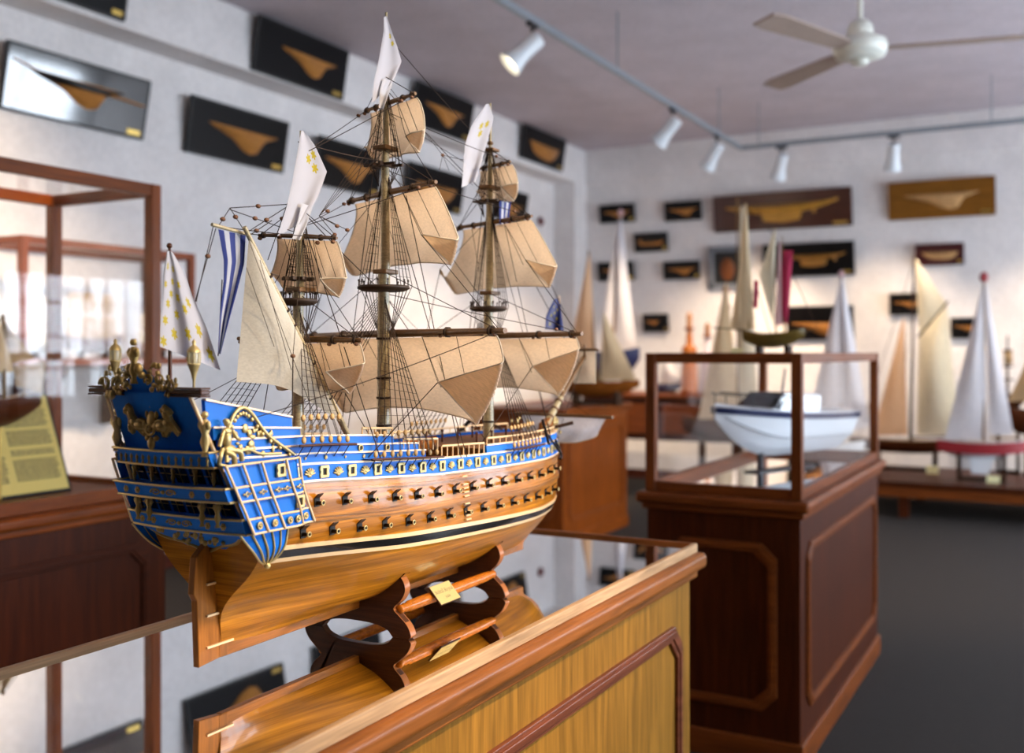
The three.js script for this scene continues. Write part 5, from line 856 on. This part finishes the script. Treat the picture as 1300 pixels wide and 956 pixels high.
{ // crow-foot fan between main topmast and mizzen, and the fore crow-foot
  const n = px(405, 274); for (const u of [420, 445, 462, 480]) ropeLine(n, headOf(MM, 150 + (u - 420) * .7), .0005); for (const [u, v] of [[416, 268], [428, 287], [425, 298], [441, 292]]) { const p = px(u, v, .01); ropeLine(n, p, .0006); block(p); }
  const m = px(562, 197); block(m); for (const [u, v] of [[478, 90], [600, 235], [596, 205], [558, 215], [570, 216]]) ropeLine(m, px(u, v), .0006);
  ropeLine(px(372, 450, .07), px(371, 530, .07), .0012); block(px(372, 452, .07)); ropeLine(px(372, 452, .07), px(384, 300, .01), .0007);
}
// ---- flags
function fleur(c, x, y, s, col = '#e8cf1a') { c.fillStyle = col; c.save(); c.translate(x, y); c.scale(s, s); for (const a of [0, 60, 120, 180, 240, 300]) { c.save(); c.rotate(a * Math.PI / 180); c.beginPath(); c.ellipse(0, -7, 3.4, 6.5, 0, 0, 7); c.fill(); c.restore(); } c.beginPath(); c.arc(0, 0, 5, 0, 7); c.fill(); c.restore(); }
const ensignTex = canvasTex(512, 640, (c, w, h) => { c.fillStyle = '#f0eff2'; c.fillRect(0, 0, w, h); for (const [x, y] of [[.22, .16], [.5, .2], [.12, .36], [.4, .34], [.3, .48], [.62, .38], [.18, .58], [.5, .52], [.1, .75], [.38, .68], [.62, .62], [.27, .85], [.55, .82], [.78, .56], [.8, .78], [.9, .92], [.06, .94]]) fleur(c, x * w, y * h, 2.4); });
const stripeTex = canvasTex(256, 256, (c, w, h) => { c.fillStyle = '#e6ecf2'; c.fillRect(0, 0, w, h); c.fillStyle = '#1b3a98'; for (const x of [0, .4, .8]) c.fillRect(x * w, 0, w * .21, h); });
const smallTex = (pts) => canvasTex(256, 512, (c, w, h) => { c.fillStyle = '#f1f1f5'; c.fillRect(0, 0, w, h); for (const [x, y] of pts) fleur(c, x * w, y * h, 1.9); });
const jackTex = canvasTex(256, 256, (c, w, h) => { c.fillStyle = '#16307c'; c.fillRect(0, 0, w, h); for (const [x, y] of [[.35, .3], [.7, .38], [.3, .6], [.65, .68], [.5, .5], [.25, .85]]) fleur(c, x * w, y * h, 1.2, '#c9b51e'); });
const flagMat = map => phys('#bfc1ca', .9, { map, transmission: .25, thickness: 0, side: THREE.DoubleSide });
// cloth between two pixel polylines (left and right edge) on a fore-and-aft plane, with folds across it
function flag(name, left, right, mat, x0, wave, label, fr = 7) {
  const pl = a => k => { const n = a.length - 1, i = Math.min(n - 1, Math.floor(k * n)), f = k * n - i; return [lerp(a[i][0], a[i + 1][0], f), lerp(a[i][1], a[i + 1][1], f)]; }, A = pl(left), B = pl(right);
  return part(name, grid((a, b) => { const p = A(b), q = B(b); const x = x0 + wave * Math.sin(a * fr + b * 1.5) * (.15 + b); return px(lerp(p[0], q[0], a), lerp(p[1], q[1], a), x); }, 30, 30), mat, ship, label);
}
flag('ensign', [[212, 318], [207, 350], [206, 375], [204, 405], [203, 440]], [[219, 320], [234, 345], [244, 375], [262, 415], [280, 470]], flagMat(ensignTex), .012, .007, 'white stern ensign strewn with yellow flowers', 11);
part('flag_staff', rod(px(216, 500), px(215, 312), .003, .002, 8), H.dark, ship); part('flag_truck', ball(px(215, 312).x, px(215, 312).y, px(215, 312).z, .004), H.dark, ship);
flag('striped_flag', [[277, 291], [284, 330], [284, 355], [279, 400], [277, 448]], [[312, 299], [310, 335], [301, 370], [290, 410], [280, 450]], flagMat(stripeTex), .02, .006, 'blue and white striped flag'); part('flag_yard', rod(px(269, 285, .02), px(316, 298, .02), .0028, .0024, 8), H.mast, ship);
ropeLine(px(271, 286, .02), px(249, 383, .01), .0006); ropeLine(px(282, 355, .022), px(277, 452, .022), .0011);
const F3 = flagMat(smallTex([[.7, .3], [.8, .42]])), F4 = flagMat(smallTex([[.55, .34], [.78, .32], [.7, .44]])), F5 = flagMat(smallTex([[.5, .3], [.75, .3], [.55, .4]])), F0 = flagMat(null);
flag('masthead_flag', [[487, 22], [487, 40], [481, 75], [474, 105], [472, 132]], [[491, 20], [498, 42], [504, 58], [510, 78], [499, 104]], F3, .01, .004, 'white flag at the main masthead'); flag('flag_tail', [[486, 100], [482, 115], [481, 137]], [[500, 102], [494, 118], [487, 138]], F0, .013, .003, 'white flag tail');
flag('masthead_flag', [[382, 166], [377, 195], [371, 230], [364, 262], [352, 300]], [[386, 166], [400, 185], [415, 218], [404, 250], [385, 282]], F4, .01, .005, 'white flag at the mizzen masthead'); flag('flag_tail', [[383, 258], [378, 280], [371, 303]], [[397, 262], [390, 285], [381, 305]], F0, .013, .003, 'white flag tail');
flag('masthead_flag', [[617, 132], [598, 160], [590, 185], [588, 215], [586, 238]], [[621, 132], [627, 150], [620, 175], [612, 205], [604, 230]], F5, .008, .005, 'white flag at the fore masthead');
flag('fore_jack', [[704, 379], [698, 390], [693, 402], [692, 418]], [[711, 379], [712, 392], [714, 405], [716, 420]], flagMat(jackTex), .0, .008, 'small dark blue jack with yellow stars'); part('jack_staff', rod(px(715, 502), px(710, 375), .0026, .0014, 8), H.cream, ship);
flag('small_striped_flag', [[634, 255], [634, 285]], [[649, 255], [645, 285]], flagMat(stripeTex), .03, .003, 'small striped flag');

// ================================================================ cradle under the ship
{
  const o = thing('ship_cradle', 'dark wooden two plate cradle with turned bars and name plate under the warship', 'stand', [XS, MIR + .0016, ZS]);
  const edgeMat = wood('#b87440', .35, .5, fineWoodTex), plateMat = wood('#54301a', .35, .5, fineWoodTex), barMat = wood('#c8741e', .25, .7, fineWoodTex);
  for (const z of [-1.434, -1.76]) {
    const t = ts(z), prof = [], R = [[.108, 0], [.112, .006], [.104, .022], [.088, .036], [.077, .045], [.079, .052], [.092, .064], [.1, .08], [.096, .096], [.084, .108]]; { const c = new THREE.SplineCurve(R.map(p => new THREE.Vector2(...p))).getPoints(40); R.length = 0; for (const p of c) R.push([p.x, Math.max(0, p.y)]); }
    const inner = []; for (let i = 0; i <= 10; i++) { const y = lerp(.108, KEEL - .008, i / 10); inner.push([Math.max(.006, y > KEEL ? hullX(t, y) + .0012 : .0072), y]); }
    const hx = inner.map(p => p[0]); const topX = hullX(t, .112) + .006;
    const right = [...R.slice(0, -1), [Math.max(.086, hullX(t, .108) + .0045), .109], ...inner];
    const left = right.slice().reverse().map(([x, y]) => [-x, y]);
    const arch = Array.from({ length: 21 }, (_, i) => { const k = lerp(-1, 1, i / 20); return [k * .076, .019 * Math.pow(Math.max(0, 1 - Math.pow(Math.abs(k), 3)), .6)]; });
    const g = extrude([...right, ...left, ...arch], .012, .0015); g.translate(0, 0, z - ZS - .006); part('cradle_plate', woodUV(g, 0), plateMat, o);
    for (const a of [R, R.map(([x, y]) => [-x, y])]) part('plate_edge', grid((k, b) => { const n = a.length - 1, i = Math.min(n - 1, Math.floor(k * n)), f = k * n - i, s = Math.sign(a[0][0]); return V3(lerp(a[i][0], a[i + 1][0], f) + s * .0022, lerp(a[i][1], a[i + 1][1], f), z - ZS + s * lerp(-.0078, .0078, b)); }, 80, 1), edgeMat, o, 'lighter rounded edge of the plate');
  }
  const zn = -1.434 - ZS, zf = -1.76 - ZS, L = zn - zf;
  for (const s of [1, -1]) { const b = lathe([[0, 0], [.007, 0], [.0085, .006], [.006, .012], [.0085, .018], [.006, .024], [.0095, .03], [.0105, L / 2], [.0095, L - .03], [.006, L - .024], [.0085, L - .018], [.006, L - .012], [.0085, L - .006], [.007, L], [0, L]], 16); b.rotateX(-Math.PI / 2); b.translate(s * .083, .044, zn); part('turned_bar', b, barMat, o, 'glossy turned bar'); }
  const tex = canvasTex(512, 320, (c, w, h) => { const g = c; g.fillStyle = '#cbb878'; g.fillRect(0, 0, w, h); g.fillStyle = '#3a3422'; g.textAlign = 'center'; g.font = 'italic 84px serif'; g.fillText('Soleil Royal', w / 2, h * .46); g.font = 'italic 58px serif'; g.fillText('1669', w / 2, h * .78); });
  const np = part('name_plate', box(-.033, .033, -.02, .02, -.003, 0, .001), plateMat, o); const face = part('engraved_face', new THREE.PlaneGeometry(.064, .038).translate(0, 0, .0006), phys('#ffffff', .35, { map: tex, metalness: .3 }), np, 'engraved brass plate');
  np.position.set(.098, .05, (zn * .62 + zf * .38)); np.rotation.order = 'YXZ'; np.rotation.y = Math.PI / 2; np.rotation.x = -.75;
}
renderer.render(scene, camera);
